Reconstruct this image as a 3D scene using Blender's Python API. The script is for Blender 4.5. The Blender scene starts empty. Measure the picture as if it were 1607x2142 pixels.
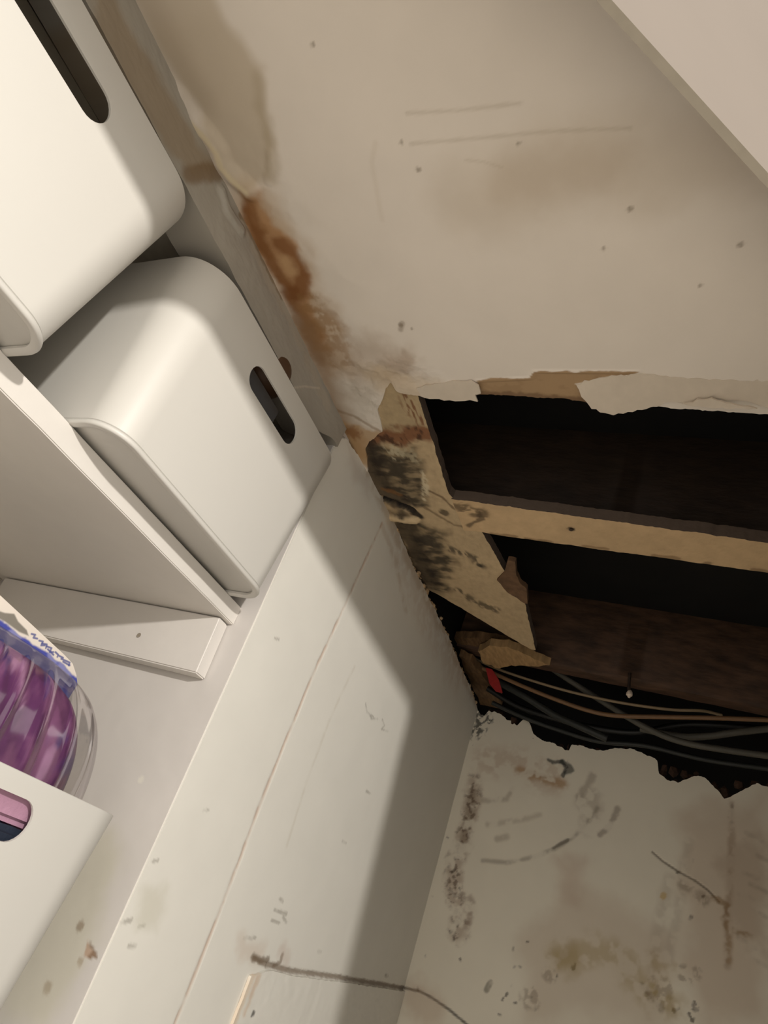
import bpy, bmesh, math, random
import numpy as np
from mathutils import Vector, Matrix

# ------------------------------------------------------------------ camera
H = 0.78            # metres per scene unit (camera to closet ceiling)
EYE = 1.6           # camera height above the floor
FPX = 1395.0        # focal length in pixels of the 1607 x 2142 frame
R = np.array([[0.32565572583232366, -0.8842494481352812, 0.3347405886728898],
              [0.615836155636718, -0.07026524186453818, -0.7847347483043592],
              [0.7174218965456871, 0.4616987213087862, 0.5216705024233412]])
sc = bpy.context.scene
col = sc.collection
cam = bpy.data.cameras.new('camera')
cam.sensor_fit = 'VERTICAL'
cam.sensor_height = 24.0
cam.lens = FPX / 2142.0 * 24.0
cam.clip_start = 0.01
camo = bpy.data.objects.new('camera', cam)
col.objects.link(camo)
mw = Matrix.Identity(4)
for i in range(3):
    mw[i][0] = R[0][i]
    mw[i][1] = -R[1][i]
    mw[i][2] = -R[2][i]
mw[2][3] = EYE
camo.matrix_world = mw
sc.camera = camo

# ------------------------------------------------------------------ light
LAMP = (-1.3, -1.9, 1.107)
LAMP_W = 205.0
AMB = 1.0
EXPO = 0.2
sc.view_settings.view_transform = 'Standard'
sc.view_settings.look = 'None'
sc.view_settings.gamma = 1.0
sc.view_settings.use_curve_mapping = False
sc.view_settings.exposure = EXPO
wd = bpy.data.worlds.new('world')
sc.world = wd
wd.use_nodes = True
bg = wd.node_tree.nodes['Background']
bg.inputs[0].default_value = (1.0, 0.95, 0.88, 1)
bg.inputs[1].default_value = AMB
ld = bpy.data.lights.new('room_lamp', 'POINT')
ld.energy = LAMP_W
ld.color = (1.0, 0.95, 0.885)
ld.shadow_soft_size = 0.042
lo = bpy.data.objects.new('room_lamp', ld)
lo.location = (LAMP[0] * H, LAMP[1] * H, EYE + LAMP[2] * H)
col.objects.link(lo)

# ------------------------------------------------------------------ helpers
rng = np.random.default_rng(7)
random.seed(7)


def lin(r, g, b):
    c = np.array([r, g, b]) / 255.0
    return np.where(c <= 0.04045, c / 12.92, ((c + 0.055) / 1.055) ** 2.4)


def wpt(P):
    """scene units -> metres"""
    P = np.asarray(P, float) * H
    P[..., 2] += EYE
    return P


def ray(u, v):
    return np.array([u - 803.5, v - 1071.0, FPX]) @ R


def onz(u, v, z):
    r = ray(u, v)
    return r * z / r[2]


def ony(u, v, y):
    r = ray(u, v)
    return r * y / r[1]


def onx(u, v, x):
    r = ray(u, v)
    return r * x / r[0]


def onplane(u, v, p, n):
    r = ray(u, v)
    return r * (np.dot(p, n) / np.dot(r, n))


def hash2(ix, iy, seed):
    n = (ix * 374761393 + iy * 668265263 + seed * 974711) & 0x7fffffff
    n = ((n ^ (n >> 13)) * 1274126177) & 0x7fffffff
    n = (n ^ (n >> 16)) & 0xffff
    return n / 65535.0


def vnoise(x, y, seed=0):
    ix = np.floor(x).astype(np.int64)
    iy = np.floor(y).astype(np.int64)
    fx = x - ix
    fy = y - iy
    fx = fx * fx * (3 - 2 * fx)
    fy = fy * fy * (3 - 2 * fy)
    a = hash2(ix, iy, seed)
    b = hash2(ix + 1, iy, seed)
    c = hash2(ix, iy + 1, seed)
    d = hash2(ix + 1, iy + 1, seed)
    return (a * (1 - fx) + b * fx) * (1 - fy) + (c * (1 - fx) + d * fx) * fy


def fbm(x, y, scale, seed=0, octv=4):
    t = 0
    a = 0.5
    for k in range(octv):
        t = t + a * vnoise(x * scale, y * scale, seed + k * 17)
        scale *= 2.03
        a *= 0.5
    return t / (1 - 0.5 ** octv)


def sstep(a, b, x):
    t = np.clip((x - a) / (b - a + 1e-12), 0, 1)
    return t * t * (3 - 2 * t)


class Paint:
    """Stains, dirt and cracks laid on a surface, in the surface's own plane coordinates."""

    def __init__(s, a, b, base, tr):
        s.a, s.b, s.tr = a, b, tr
        s.rgb = np.tile(np.asarray(base, float), (a.size, 1))
        s.sm, s.km, s.ss, s.brk = 1.0, 1.0, 1.0, None
        s.h = np.zeros(a.size)

    def seg(s, pts):
        q = [s.tr(*p) for p in pts]
        d = np.full(s.a.size, 1e9)
        for (x0, y0), (x1, y1) in zip(q[:-1], q[1:]):
            dx, dy = x1 - x0, y1 - y0
            t = np.clip(((s.a - x0) * dx + (s.b - y0) * dy) / (dx * dx + dy * dy + 1e-12), 0, 1)
            d = np.minimum(d, np.hypot(s.a - x0 - t * dx, s.b - y0 - t * dy))
        return d

    def wob(s, amp, scale, seed):
        return amp * (fbm(s.a, s.b, scale, seed) - 0.5) * 2 if amp else 0.0

    def line(s, pts, w, soft, amp=0.0, scale=40, seed=1):
        d = s.seg(pts) + s.wob(amp, scale, seed)
        m = 1 - sstep(w, w + soft * s.sm, d)
        return m if s.brk is None else m * s.brk

    def poly(s, pts, soft, amp=0.0, scale=25, seed=1):
        q = [s.tr(*p) for p in pts]
        d = s.seg(list(pts) + [pts[0]])
        ins = np.zeros(s.a.size, bool)
        n = len(q)
        for i in range(n):
            x0, y0 = q[i]
            x1, y1 = q[(i + 1) % n]
            c = ((y0 > s.b) != (y1 > s.b))
            xi = (x1 - x0) * (s.b - y0) / (y1 - y0 + 1e-15) + x0
            ins ^= c & (s.a < xi)
        sd = np.where(ins, -d, d) + s.wob(amp, scale, seed)
        return 1 - sstep(-soft, soft, sd)

    def spot(s, p, r, soft, amp=0.0, scale=120, seed=3):
        x, y = s.tr(*p)
        d = np.hypot(s.a - x, s.b - y) + s.wob(amp, scale, seed)
        return 1 - sstep(r, r + soft * s.ss, d)

    def put(s, m, rgb, k=1.0):
        m = (np.clip(m, 0, 1) * k * s.km)[:, None]
        s.rgb = s.rgb * (1 - m) + np.asarray(rgb)[None] * m

    def mul(s, m, k):
        s.rgb = s.rgb * (1 - (np.clip(m, 0, 1) * (1 - k))[:, None])


# ------------------------------------------------------------------ materials
def mat(name, rgb=None, rough=0.6, nscale=60.0, namp=0.06, bump=0.0, bscale=200.0, attr=False, spec=0.4,
        stretch=(1, 1, 1), metal=0.0):
    m = bpy.data.materials.new(name)
    m.use_nodes = True
    nt = m.node_tree
    bs = nt.nodes['Principled BSDF']
    bs.inputs['Roughness'].default_value = rough
    bs.inputs['Specular IOR Level'].default_value = spec
    bs.inputs['Metallic'].default_value = metal
    tc = nt.nodes.new('ShaderNodeTexCoord')
    mp = nt.nodes.new('ShaderNodeMapping')
    mp.inputs['Scale'].default_value = stretch
    nt.links.new(tc.outputs['Object'], mp.inputs[0])
    nz = nt.nodes.new('ShaderNodeTexNoise')
    nz.inputs['Scale'].default_value = nscale
    nz.inputs['Detail'].default_value = 5
    nt.links.new(mp.outputs[0], nz.inputs[0])
    mr = nt.nodes.new('ShaderNodeMapRange')
    mr.inputs['To Min'].default_value = 1 - namp
    mr.inputs['To Max'].default_value = 1 + namp
    mr.inputs['From Min'].default_value = 0.25
    mr.inputs['From Max'].default_value = 0.75
    nt.links.new(nz.outputs[0], mr.inputs[0])
    vm = nt.nodes.new('ShaderNodeVectorMath')
    vm.operation = 'SCALE'
    nt.links.new(mr.outputs[0], vm.inputs['Scale'])
    if attr:
        at = nt.nodes.new('ShaderNodeAttribute')
        at.attribute_name = 'Col'
        nt.links.new(at.outputs['Color'], vm.inputs[0])
    else:
        vm.inputs[0].default_value = tuple(rgb)
    nt.links.new(vm.outputs[0], bs.inputs['Base Color'])
    if bump:
        n2 = nt.nodes.new('ShaderNodeTexNoise')
        n2.inputs['Scale'].default_value = bscale
        n2.inputs['Detail'].default_value = 4
        nt.links.new(mp.outputs[0], n2.inputs[0])
        bp = nt.nodes.new('ShaderNodeBump')
        bp.inputs['Strength'].default_value = bump
        bp.inputs['Distance'].default_value = 0.002
        nt.links.new(n2.outputs[0], bp.inputs['Height'])
        nt.links.new(bp.outputs[0], bs.inputs['Normal'])
    return m


M = {}
M['ceil'] = mat('aged_ceiling_paint', rough=0.75, attr=True, bump=0.10, bscale=90, namp=0.025, nscale=14)
M['wall'] = mat('dirty_wall_paint', rough=0.6, attr=True, bump=0.06, bscale=70, namp=0.02, nscale=12)
M['inner'] = mat('light_dimming_inner_face', lin(78, 70, 62), rough=0.8, nscale=20, namp=0.2)  # unseen inner face of the front wall, made dark to dim the closet corner
M['plain'] = mat('plain_wall_paint', lin(232, 224, 210), rough=0.7, bump=0.05)
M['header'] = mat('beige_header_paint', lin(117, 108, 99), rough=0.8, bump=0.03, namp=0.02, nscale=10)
M['bin'] = mat('white_plastic', lin(206, 203, 196), rough=0.42, namp=0.008, nscale=6, spec=0.45)
M['shelf'] = mat('white_shelf_paint', lin(222, 217, 210), rough=0.42, bump=0.25, bscale=45, namp=0.02, nscale=20)
M['batten'] = mat('white_batten_paint', lin(218, 213, 207), rough=0.55, bump=0.15, bscale=50, namp=0.02, nscale=20)
M['board'] = mat('mouldy_board', rough=0.8, attr=True, bump=0.5, bscale=160, namp=0.10, nscale=60)
M['strip'] = mat('bare_batten_wood', rough=0.8, attr=True, bump=0.3, bscale=130, namp=0.08, nscale=40)
M['oldwood'] = mat('shade_darkened_joist_wood', lin(46, 34, 26), rough=0.7, nscale=18, namp=0.45, bump=0.5, bscale=50, stretch=(3, 1, 3))  # old wood, colour darkened further for the shade in the cavity
M['fardark'] = mat('brown_joist_wood', lin(76, 55, 41), rough=0.7, nscale=14, namp=0.6, bump=0.5, bscale=40, stretch=(3, 1, 3))
M['void'] = mat('void_shade_black', lin(11, 9, 8), rough=0.9, nscale=10, namp=0.4)  # near-black colour stands in for the shade inside the cavity
M['crumb'] = mat('crumbling_plaster', lin(186, 158, 122), rough=0.95, nscale=70, namp=0.5, bump=0.5, bscale=150)
M['brick'] = mat('broken_masonry', lin(58, 40, 29), rough=0.95, nscale=40, namp=0.5, bump=0.6, bscale=80)
M['flap'] = mat('peeling_paint', lin(206, 194, 178), rough=0.7, namp=0.04, bump=0.2, bscale=90)
M['floor'] = mat('floor_boards', lin(216, 210, 201), rough=0.6, nscale=6, namp=0.06)


# ------------------------------------------------------------------ object helpers
def newobj(name, me, m=None, parent=None):
    o = bpy.data.objects.new(name, me)
    col.objects.link(o)
    if m is not None:
        me.materials.append(m)
    if parent is not None:
        o.parent = parent
    return o


def struct(o):
    o['kind'] = 'structure'
    return o


def tag(o, label, cat, group=None):
    o['label'] = label
    o['category'] = cat
    if group:
        o['group'] = group
    return o


def thing(name, loc, label, cat, group=None):
    o = bpy.data.objects.new(name, None)
    o.empty_display_size = 0.05
    o.location = loc
    col.objects.link(o)
    return tag(o, label, cat, group)


def smooth(me, ang=35):
    me.polygons.foreach_set('use_smooth', [True] * len(me.polygons))
    me.set_sharp_from_angle(angle=math.radians(ang))


def mesh_from(verts, faces, colr=None, sm=True, ang=40):
    me = bpy.data.meshes.new('mesh')
    me.from_pydata([tuple(v) for v in verts], [], faces)
    me.validate()
    if colr is not None:
        at = me.color_attributes.new('Col', 'FLOAT_COLOR', 'POINT')
        c = np.ones((len(verts), 4), np.float32)
        c[:, :3] = np.clip(colr, 0, 1)
        at.data.foreach_set('color', c.ravel())
    if sm:
        smooth(me, ang)
    return me


def slab(name, P, nrm, thick, m, colr=None, parent=None, flip=False, origin=(0, 0, 0), edge=None):
    """A surface sheet given as an (a, b, 3) grid in scene units, with real thickness along nrm (scene units)."""
    na, nb = P.shape[:2]
    W = wpt(P).reshape(-1, 3) - np.array(origin)
    idx = np.arange(na * nb).reshape(na, nb)
    f = np.stack([idx[:-1, :-1], idx[1:, :-1], idx[1:, 1:], idx[:-1, 1:]], -1).reshape(-1, 4)
    ring = np.concatenate([idx[:, 0], idx[-1, 1:], idx[-2::-1, -1], idx[0, -2:0:-1]])
    off = np.asarray(nrm, float) * thick * H
    back = W[ring] + off
    n0 = len(W)
    k = len(ring)
    if edge is not None:                      # the cut edge takes a separate, darker colour: give it its own vertices
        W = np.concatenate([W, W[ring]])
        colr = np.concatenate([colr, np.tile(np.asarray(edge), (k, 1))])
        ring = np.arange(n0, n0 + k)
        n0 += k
    faces = [tuple(q) for q in (f[:, ::-1] if flip else f)]
    for i in range(k):
        j = (i + 1) % k
        q = (int(ring[i]), int(ring[j]), n0 + j, n0 + i)
        faces.append(q if flip else q[::-1])
    bf = tuple(n0 + i for i in range(k))
    faces.append(bf if not flip else bf[::-1])
    V = np.concatenate([W, back])
    C = None
    if colr is not None:
        C = np.concatenate([colr, colr[ring]])
    me = mesh_from(V, faces, C)
    return newobj(name, me, m, parent)


def box_bm(bm, lo, hi):
    lo = np.array(lo, float)
    hi = np.array(hi, float)
    vs = [bm.verts.new((lo[0] if i & 1 == 0 else hi[0], lo[1] if i & 2 == 0 else hi[1], lo[2] if i & 4 == 0 else hi[2]))
          for i in range(8)]
    for q in ((0, 2, 3, 1), (4, 5, 7, 6), (0, 1, 5, 4), (2, 6, 7, 3), (0, 4, 6, 2), (1, 3, 7, 5)):
        bm.faces.new([vs[i] for i in q])
    return vs


def bm_obj(name, bm, m, parent=None, sm=True, ang=35):
    bmesh.ops.recalc_face_normals(bm, faces=bm.faces)
    me = bpy.data.meshes.new('mesh')
    bm.to_mesh(me)
    bm.free()
    if sm:
        smooth(me, ang)
    return newobj(name, me, m, parent)


def box_obj(name, lo, hi, m, parent=None, bev=0.0, seg=2):
    """lo, hi in metres, in the parent's space"""
    bm = bmesh.new()
    box_bm(bm, lo, hi)
    if bev:
        bmesh.ops.bevel(bm, geom=bm.edges[:], offset=bev, segments=seg, affect='EDGES', profile=0.5)
    return bm_obj(name, bm, m, parent)


def tube_mesh(pts, rad, n=8, rads=None):
    """round cable through points (metres), Catmull-Rom smoothed"""
    P = [np.array(p, float) for p in pts]
    Q = []
    ext = [2 * P[0] - P[1]] + P + [2 * P[-1] - P[-2]]
    sub = 8
    for i in range(1, len(ext) - 2):
        for k in range(sub):
            t = k / sub
            a, b, c, d = ext[i - 1], ext[i], ext[i + 1], ext[i + 2]
            Q.append(0.5 * ((2 * b) + (-a + c) * t + (2 * a - 5 * b + 4 * c - d) * t * t + (-a + 3 * b - 3 * c + d) * t ** 3))
    Q.append(P[-1])
    V, F = [], []
    up = np.array([0.31, 0.2, 0.93])
    for i, q in enumerate(Q):
        t = Q[min(i + 1, len(Q) - 1)] - Q[max(i - 1, 0)]
        t /= np.linalg.norm(t) + 1e-12
        s = np.cross(t, up)
        s /= np.linalg.norm(s)
        u = np.cross(s, t)
        r = rad if rads is None else np.interp(i / (len(Q) - 1), np.linspace(0, 1, len(rads)), rads)
        for k in range(n):
            a = 2 * math.pi * k / n
            V.append(q + r * (math.cos(a) * s + math.sin(a) * u))
    for i in range(len(Q) - 1):
        for k in range(n):
            F.append((i * n + k, i * n + (k + 1) % n, (i + 1) * n + (k + 1) % n, (i + 1) * n + k))
    F.append(tuple(range(n))[::-1])
    F.append(tuple((len(Q) - 1) * n + k for k in range(n)))
    return mesh_from(V, F, ang=60)


# ------------------------------------------------------------------ planes of the room
WY = 0.872                                   # face wall of the closet (with the alcove in it)
ct = ony(1000, 1483, WY)
cb = ony(850, 2050, WY)
cdir = (cb - ct) / (cb - ct)[2]              # the right corner leans a little


def FX(z):
    return ct[0] + cdir[0] * (z - ct[2])


FN = np.cross(cdir, (0, 1, 0))
FN /= np.linalg.norm(FN)
l3a = ony(612, 1130, WY)
l3b = ony(157, 2142, WY)
l3d = (l3b - l3a) / (l3b - l3a)[2]


def SX(z):
    return l3a[0] + l3d[0] * (z - l3a[2])


SN = np.cross(l3d, (0, 1, 0))
SN /= np.linalg.norm(SN)

trC = lambda u, v: tuple(onz(u, v, 1.0)[:2])
trW = lambda u, v: tuple(ony(u, v, WY)[[0, 2]])
trF = lambda u, v: tuple(onplane(u, v, ct, FN)[1:])
trS = lambda u, v: tuple(onplane(u, v, l3a, SN)[1:])
trH = lambda u, v: tuple(ony(u, v, 0.858)[[0, 2]])

FLOOR = -EYE / H


def arr(*parts):
    """concatenated linspaces: (start, n), ..., end"""
    out = []
    for (a, n), (b, _) in zip(parts[:-1], parts[1:]):
        out.append(np.linspace(a, b, n, endpoint=False))
    out.append(np.array([parts[-1][0]]))
    return np.concatenate(out)


# bottom edge of the diagonal front wall over the doorway
wa, wb = onz(1280, 0, 0.83), onz(1607, 362, 0.83)
d2 = (wb - wa)[:2] / np.linalg.norm((wb - wa)[:2])
n2 = np.array([-d2[1], d2[0]])

# ------------------------------------------------------------------ ceiling with its broken edge
hole_px = [(775, 985), (768, 960), (764, 940), (772, 925), (800, 903), (796, 880), (789, 858), (800, 838), (806, 815), (818, 799),
           (828, 815), (840, 822), (868, 826), (905, 830), (940, 833), (968, 835), (988, 827), (1010, 825), (1060, 827),
           (1100, 829), (1140, 832), (1180, 834), (1230, 841), (1300, 847), (1400, 853), (1500, 860), (1607, 867)]
hp = np.array([trC(*p) for p in hole_px])
hp[0, 1] = max(hp[0, 1], 0.868)
o = np.argsort(hp[:, 1])
hy, hx = hp[o, 1], hp[o, 0]
hy = np.concatenate([[-0.8, -0.3], hy, [0.872]])
hx = np.concatenate([[1.10, 1.03], hx, [1.20]])
ys = arr((-0.43, 14), (-0.12, 170), (0.60, 130), (0.874, 3), (0.88, 1))
xs0 = arr((-2.3, 8), (0.18, 190), (0.82, 1))
tt = np.linspace(0, 1, 150)[1:]


def hole_x(y):
    return np.interp(y, hy, hx) + 0.006 * (fbm(y, y * 0 + 3.3, 55, 5) - 0.5) + 0.004 * (fbm(y, y * 0 + 1.3, 160, 9) - 0.5)


rows = []
for y in ys:
    xe = float(hole_x(np.array([y]))[0])
    xd = wa[0] + (y - wa[1]) / d2[1] * d2[0] + 0.008      # the diagonal front wall bounds the closet
    rows.append(np.concatenate([np.maximum(xs0, xd + np.arange(len(xs0)) * 1e-5), np.maximum(0.82, xd + 0.003) + (xe - np.maximum(0.82, xd + 0.003)) * tt]))
CX = np.array(rows)
CY = np.repeat(ys[:, None], CX.shape[1], 1)
a, b = CX.ravel(), CY.ravel()
CEIL = lin(226, 217, 206)
CEILSM = 1.6
p = Paint(a, b, CEIL, trC)
p.sm = CEILSM
# broad unevenness of old paint
p.mul(fbm(a, b, 5, 41), 0.97)
# grey-brown water ring at the upper left
ring = p.poly([(250, -20), (400, 215), (470, 350), (520, 392), (566, 372), (574, 300), (552, 235), (552, 140), (470, 60), (420, -20)],
              0.012, 0.02, 12, 2)
p.put(ring, lin(186, 171, 148), 0.75)
p.put(p.line([(545, 170), (548, 228), (566, 290), (573, 345), (568, 372)], 0.002, 0.012, 0.006, 40), lin(160, 143, 114), 0.4)
p.put(p.line([(300, 40), (360, 130), (400, 200)], 0.012, 0.03, 0.01, 25), lin(150, 134, 112), 0.3)
# ochre halo then rust-brown water stain along the wall line
halo = p.poly([(500, 395), (560, 398), (600, 470), (640, 540), (668, 600), (700, 640), (722, 700), (735, 780), (690, 790), (660, 730),
               (620, 660), (560, 580), (500, 470)], 0.035, 0.03, 22, 4)
p.put(halo, lin(176, 142, 96), 0.55)
core = p.poly([(508, 400), (542, 405), (560, 440), (592, 480), (622, 515), (640, 560), (640, 600), (655, 640), (682, 690), (690, 730),
               (655, 735), (634, 690), (612, 640), (585, 598), (556, 560), (520, 515), (497, 450)], 0.014, 0.022, 30, 6)
p.put(core, lin(170, 122, 70), 0.78)
nz = fbm(a, b, 38, 12)
p.put(core * sstep(0.45, 0.75, nz), lin(138, 92, 46), 0.55)
p.put(p.line([(520, 430), (538, 490), (566, 545), (596, 590), (618, 618)], 0.004, 0.012, 0.008, 45), lin(128, 82, 40), 0.7)
p.put(p.line([(588, 512), (612, 540), (634, 575), (628, 605), (606, 618)], 0.006, 0.014, 0.010, 45), lin(126, 78, 36), 0.75)
p.put(p.line([(616, 640), (650, 700), (668, 745)], 0.006, 0.02, 0.01, 45), lin(124, 82, 44), 0.6)
p.put(p.line([(598, 548), (606, 562)], 0.006, 0.012, 0.006, 60), lin(196, 160, 118), 0.75)
hal2 = p.line([(650, 640), (690, 690), (706, 740)], 0.014, 0.03, 0.02, 60, 8)
p.put(hal2 * sstep(0.4, 0.62, fbm(a, b, 60, 23)), lin(150, 112, 68), 0.6)
# brown line and pinkish grime down to the hole
p.put(p.line([(640, 690), (668, 745), (700, 830), (730, 900), (755, 950)], 0.006, 0.03, 0.015, 40, 5), lin(150, 118, 84), 0.7)
p.put(p.poly([(740, 890), (800, 905), (775, 980), (740, 960), (712, 880)], 0.008, 0.012, 50, 15), lin(176, 140, 92), 0.75)
p.put(p.spot((738, 905), 0.012, 0.02, 0.012), lin(130, 82, 40), 0.7)
p.put(p.poly([(690, 740), (780, 700), (860, 740), (900, 790), (800, 800), (740, 830)], 0.03, 0.04, 22, 31), lin(168, 146, 124), 0.45)
p.put(p.poly([(800, 740), (870, 745), (865, 785), (810, 790)], 0.015, 0.03, 40, 33), lin(158, 134, 112), 0.4)
p.put(p.line([(838, 690), (842, 676)], 0.002, 0.004), lin(130, 112, 92), 0.5)
p.put(p.line([(795, 790), (860, 815), (930, 830)], 0.012, 0.03, 0.015, 40, 35), lin(196, 172, 136), 0.5)
# pale damp patch left of the notch
p.put(p.poly([(690, 790), (790, 800), (780, 880), (730, 890)], 0.02, 0.02, 20, 36), lin(208, 200, 188), 0.5)
p.put(p.line([(703, 858), (740, 870), (795, 902)], 0.0012, 0.004, 0.003, 60), lin(140, 112, 80), 0.55)
# faint brown smear across the middle
sm = p.line([(980, 430), (1080, 385), (1200, 352), (1320, 345), (1450, 340), (1560, 322)], 0.012, 0.06, 0.03, 14, 44)
p.put(sm, lin(176, 158, 132), 0.30)
p.put(p.line([(1080, 385), (1160, 362), (1260, 352)], 0.006, 0.04, 0.02, 30, 45), lin(170, 148, 120), 0.25)
# scratches and specks
p.put(p.line([(850, 237), (960, 231), (1090, 216)], 0.0005, 0.0025, 0.001, 80), lin(160, 146, 124), 0.28)
p.put(p.line([(860, 301), (1000, 289), (1150, 275), (1320, 268)], 0.0005, 0.0025, 0.001, 80), lin(160, 146, 124), 0.28)
p.put(p.line([(975, 335), (1010, 338), (1050, 350)], 0.0005, 0.002, 0.001, 80), lin(170, 156, 134), 0.25)
p.put(p.line([(785, 300), (778, 340), (792, 420), (800, 460)], 0.001, 0.004, 0.001, 80), lin(194, 180, 160), 0.2)
for q, r in (((875, 355), .003), ((840, 298), .002), ((838, 680), .004), ((862, 688), .0015), ((1263, 520), .002), ((1318, 437), .003),
             ((655, 93), .002), ((1465, 597), .002), ((1550, 512), .003), ((1085, 300), .0015)):
    p.put(p.spot(q, r, 0.003), lin(120, 104, 84), 0.6)
# bare brown paper where the skim has peeled
kr = p.poly([(998, 794), (1030, 788), (1068, 792), (1110, 790), (1118, 776), (1150, 775), (1200, 777), (1250, 775), (1335, 777), (1320, 784),
             (1260, 790), (1205, 803), (1222, 830), (1232, 850), (1000, 850)], 0.0016, 0.004, 70, 51)
p.put(kr, lin(164, 136, 102), 1.0)
p.put(kr * sstep(0.5, 0.66, fbm(a, b, 45, 53)), lin(148, 120, 88), 0.5)
p.put(p.line([(1010, 824), (1060, 826), (1140, 831), (1225, 838)], 0.004, 0.006, 0.006, 90) * kr, lin(90, 62, 40), 0.6)
p.h += 0.0022 * p.line([(998, 796), (1110, 791), (1118, 777), (1335, 778)], 0.001, 0.004)
# blown, lifted skim: relief of the surface (downward)
lip = p.line([(372, 205), (384, 232), (408, 252), (436, 285), (455, 312), (466, 345), (486, 366), (520, 396)], 0.003, 0.016, 0.003, 60)
p.h += 0.010 * lip
p.put(p.line([(408, 256), (436, 288), (457, 316), (466, 345), (488, 370), (518, 396)], 0.002, 0.005, 0.002, 60), lin(222, 208, 176), 0.8)
p.h += 0.004 * (fbm(a, b, 26, 61) - 0.5) * p.line([(560, 380), (640, 560), (720, 800), (800, 850)], 0.02, 0.09)
p.h += 0.010 * (fbm(a, b, 30, 63) - 0.4) * p.poly([(700, 760), (840, 730), (960, 810), (840, 830), (780, 900)], 0.02)
p.h += 0.002 * p.line([(565, 320), (567, 345), (560, 380)], 0.002, 0.006, 0.002, 60)
p.h += 0.0012 * (fbm(a, b, 8, 64) - 0.5)
CZ = (1.0 - p.h).reshape(CX.shape)
ceiling = struct(slab('ceiling', np.stack([CX, CY, CZ], -1), (0, 0, 1), 0.018, M['ceil'], p.rgb, flip=False))

# ------------------------------------------------------------------ face wall, alcove header, alcove side
# header over the alcove, old plaster
xs = arr((-2.3, 6), (0.1, 240), (1.036, 1))
zs = arr((0.903, 110), (1.004, 1))
GX, GZ = np.meshgrid(xs, zs, indexing='ij')
GZ = GZ + 0.036 * sstep(0.93, 1.02, GX) * (1.004 - GZ) / 0.101
a, b = GX.ravel(), GZ.ravel()
p = Paint(a, b, lin(166, 160, 149), trH)
p.put(p.poly([(200, -40), (330, 180), (400, 300), (470, 355), (395, 375), (300, 250), (180, 60)], 0.012, 0.015, 20, 3), lin(150, 134, 112), 0.8)
p.put(p.line([(388, 366), (420, 362), (462, 362)], 0.007, 0.014, 0.008, 50), lin(120, 96, 66), 0.75)
p.put(p.line([(505, 470), (560, 575), (620, 690), (690, 850)], 0.006, 0.012, 0.012, 45, 7), lin(176, 166, 150), 0.7)
p.put(p.line([(500, 450), (545, 540), (590, 620)], 0.002, 0.006, 0.006, 60, 9), lin(120, 92, 52), 0.6)
p.put(p.line([(610, 812), (640, 808), (672, 812)], 0.0008, 0.002), lin(200, 192, 176), 0.8)
p.h += 0.004 * (fbm(a, b, 22, 71) - 0.5) + 0.0016 * (fbm(a * 0.7, b, 90, 73) - 0.5)
p.h += 0.006 * p.line([(460, 400), (470, 440), (500, 480)], 0.004, 0.01, 0.004, 60)
GY = (0.853 + 0.014 * np.clip((a - 0.458) / 0.62, -1, 1) - p.h).reshape(GX.shape)
alc_head = struct(slab('wall_back', np.stack([GX, GY, GZ], -1), (0, 1, 0), 0.10, M['wall'], p.rgb, flip=True))

# face wall right of the alcove, ragged top
top_px = [(700, 905), (722, 912), (745, 945), (775, 990), (800, 1040), (830, 1100), (856, 1165), (880, 1215), (905, 1265), (935, 1325),
          (960, 1385), (985, 1440), (1000, 1483)]
tp = np.array([trW(*q) for q in top_px])
sx = arr((0.0, 230), (0.62, 150), (1.0, 1))
sz = np.concatenate([np.array([FLOOR, -1.2, -0.6, -0.34]), np.linspace(-0.3, 0.86, 330), np.linspace(0.864, 1.0, 70)])


def topz(x):
    return np.interp(x, tp[:, 0], tp[:, 1]) + 0.010 * (fbm(x, x * 0 + 2.2, 40, 81) - 0.5) + 0.006 * (fbm(x, x * 0 + 2.2, 130, 83) - 0.5)


rowsX, rowsZ = [], []
for s in sx:
    zz = sz.copy()
    xl = np.array([SX(z) for z in zz])
    xr = np.array([FX(z) for z in zz])
    x = xl + (xr - xl) * s
    t = float(topz(np.array([x[-1]]))[0])
    zz = np.where(zz > 0.8, 0.8 + (zz - 0.8) / 0.2 * (t - 0.8), zz)
    x = np.array([SX(z) + (FX(z) - SX(z)) * s for z in zz])
    rowsX.append(x)
    rowsZ.append(zz)
GX, GZ = np.array(rowsX), np.array(rowsZ)
a, b = GX.ravel(), GZ.ravel()
WALL = lin(232, 229, 220)
p = Paint(a, b, WALL, trW)
p.sm, p.km = 1.5, 0.85
p.brk = 0.35 + 0.65 * sstep(0.30, 0.55, fbm(a, b, 40, 302, 3))
p.mul(fbm(a, b, 6, 91), 0.975)
seam = [(800, 1095), (775, 1150), (745, 1215), (702, 1310), (660, 1400), (600, 1545), (545, 1680), (505, 1790), (470, 1880), (415, 2020), (365, 2145)]
sl = p.line(seam, 0.0026, 0.0024, 0.0012, 60, 3)
p.put(sl, lin(202, 178, 160), 0.9)
p.h -= 0.0018 * sl
p.put(p.line([(742, 1395), (715, 1450), (690, 1505), (640, 1640), (600, 1770)], 0.001, 0.005, 0.002, 40, 5), lin(198, 188, 170), 0.35)
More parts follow.
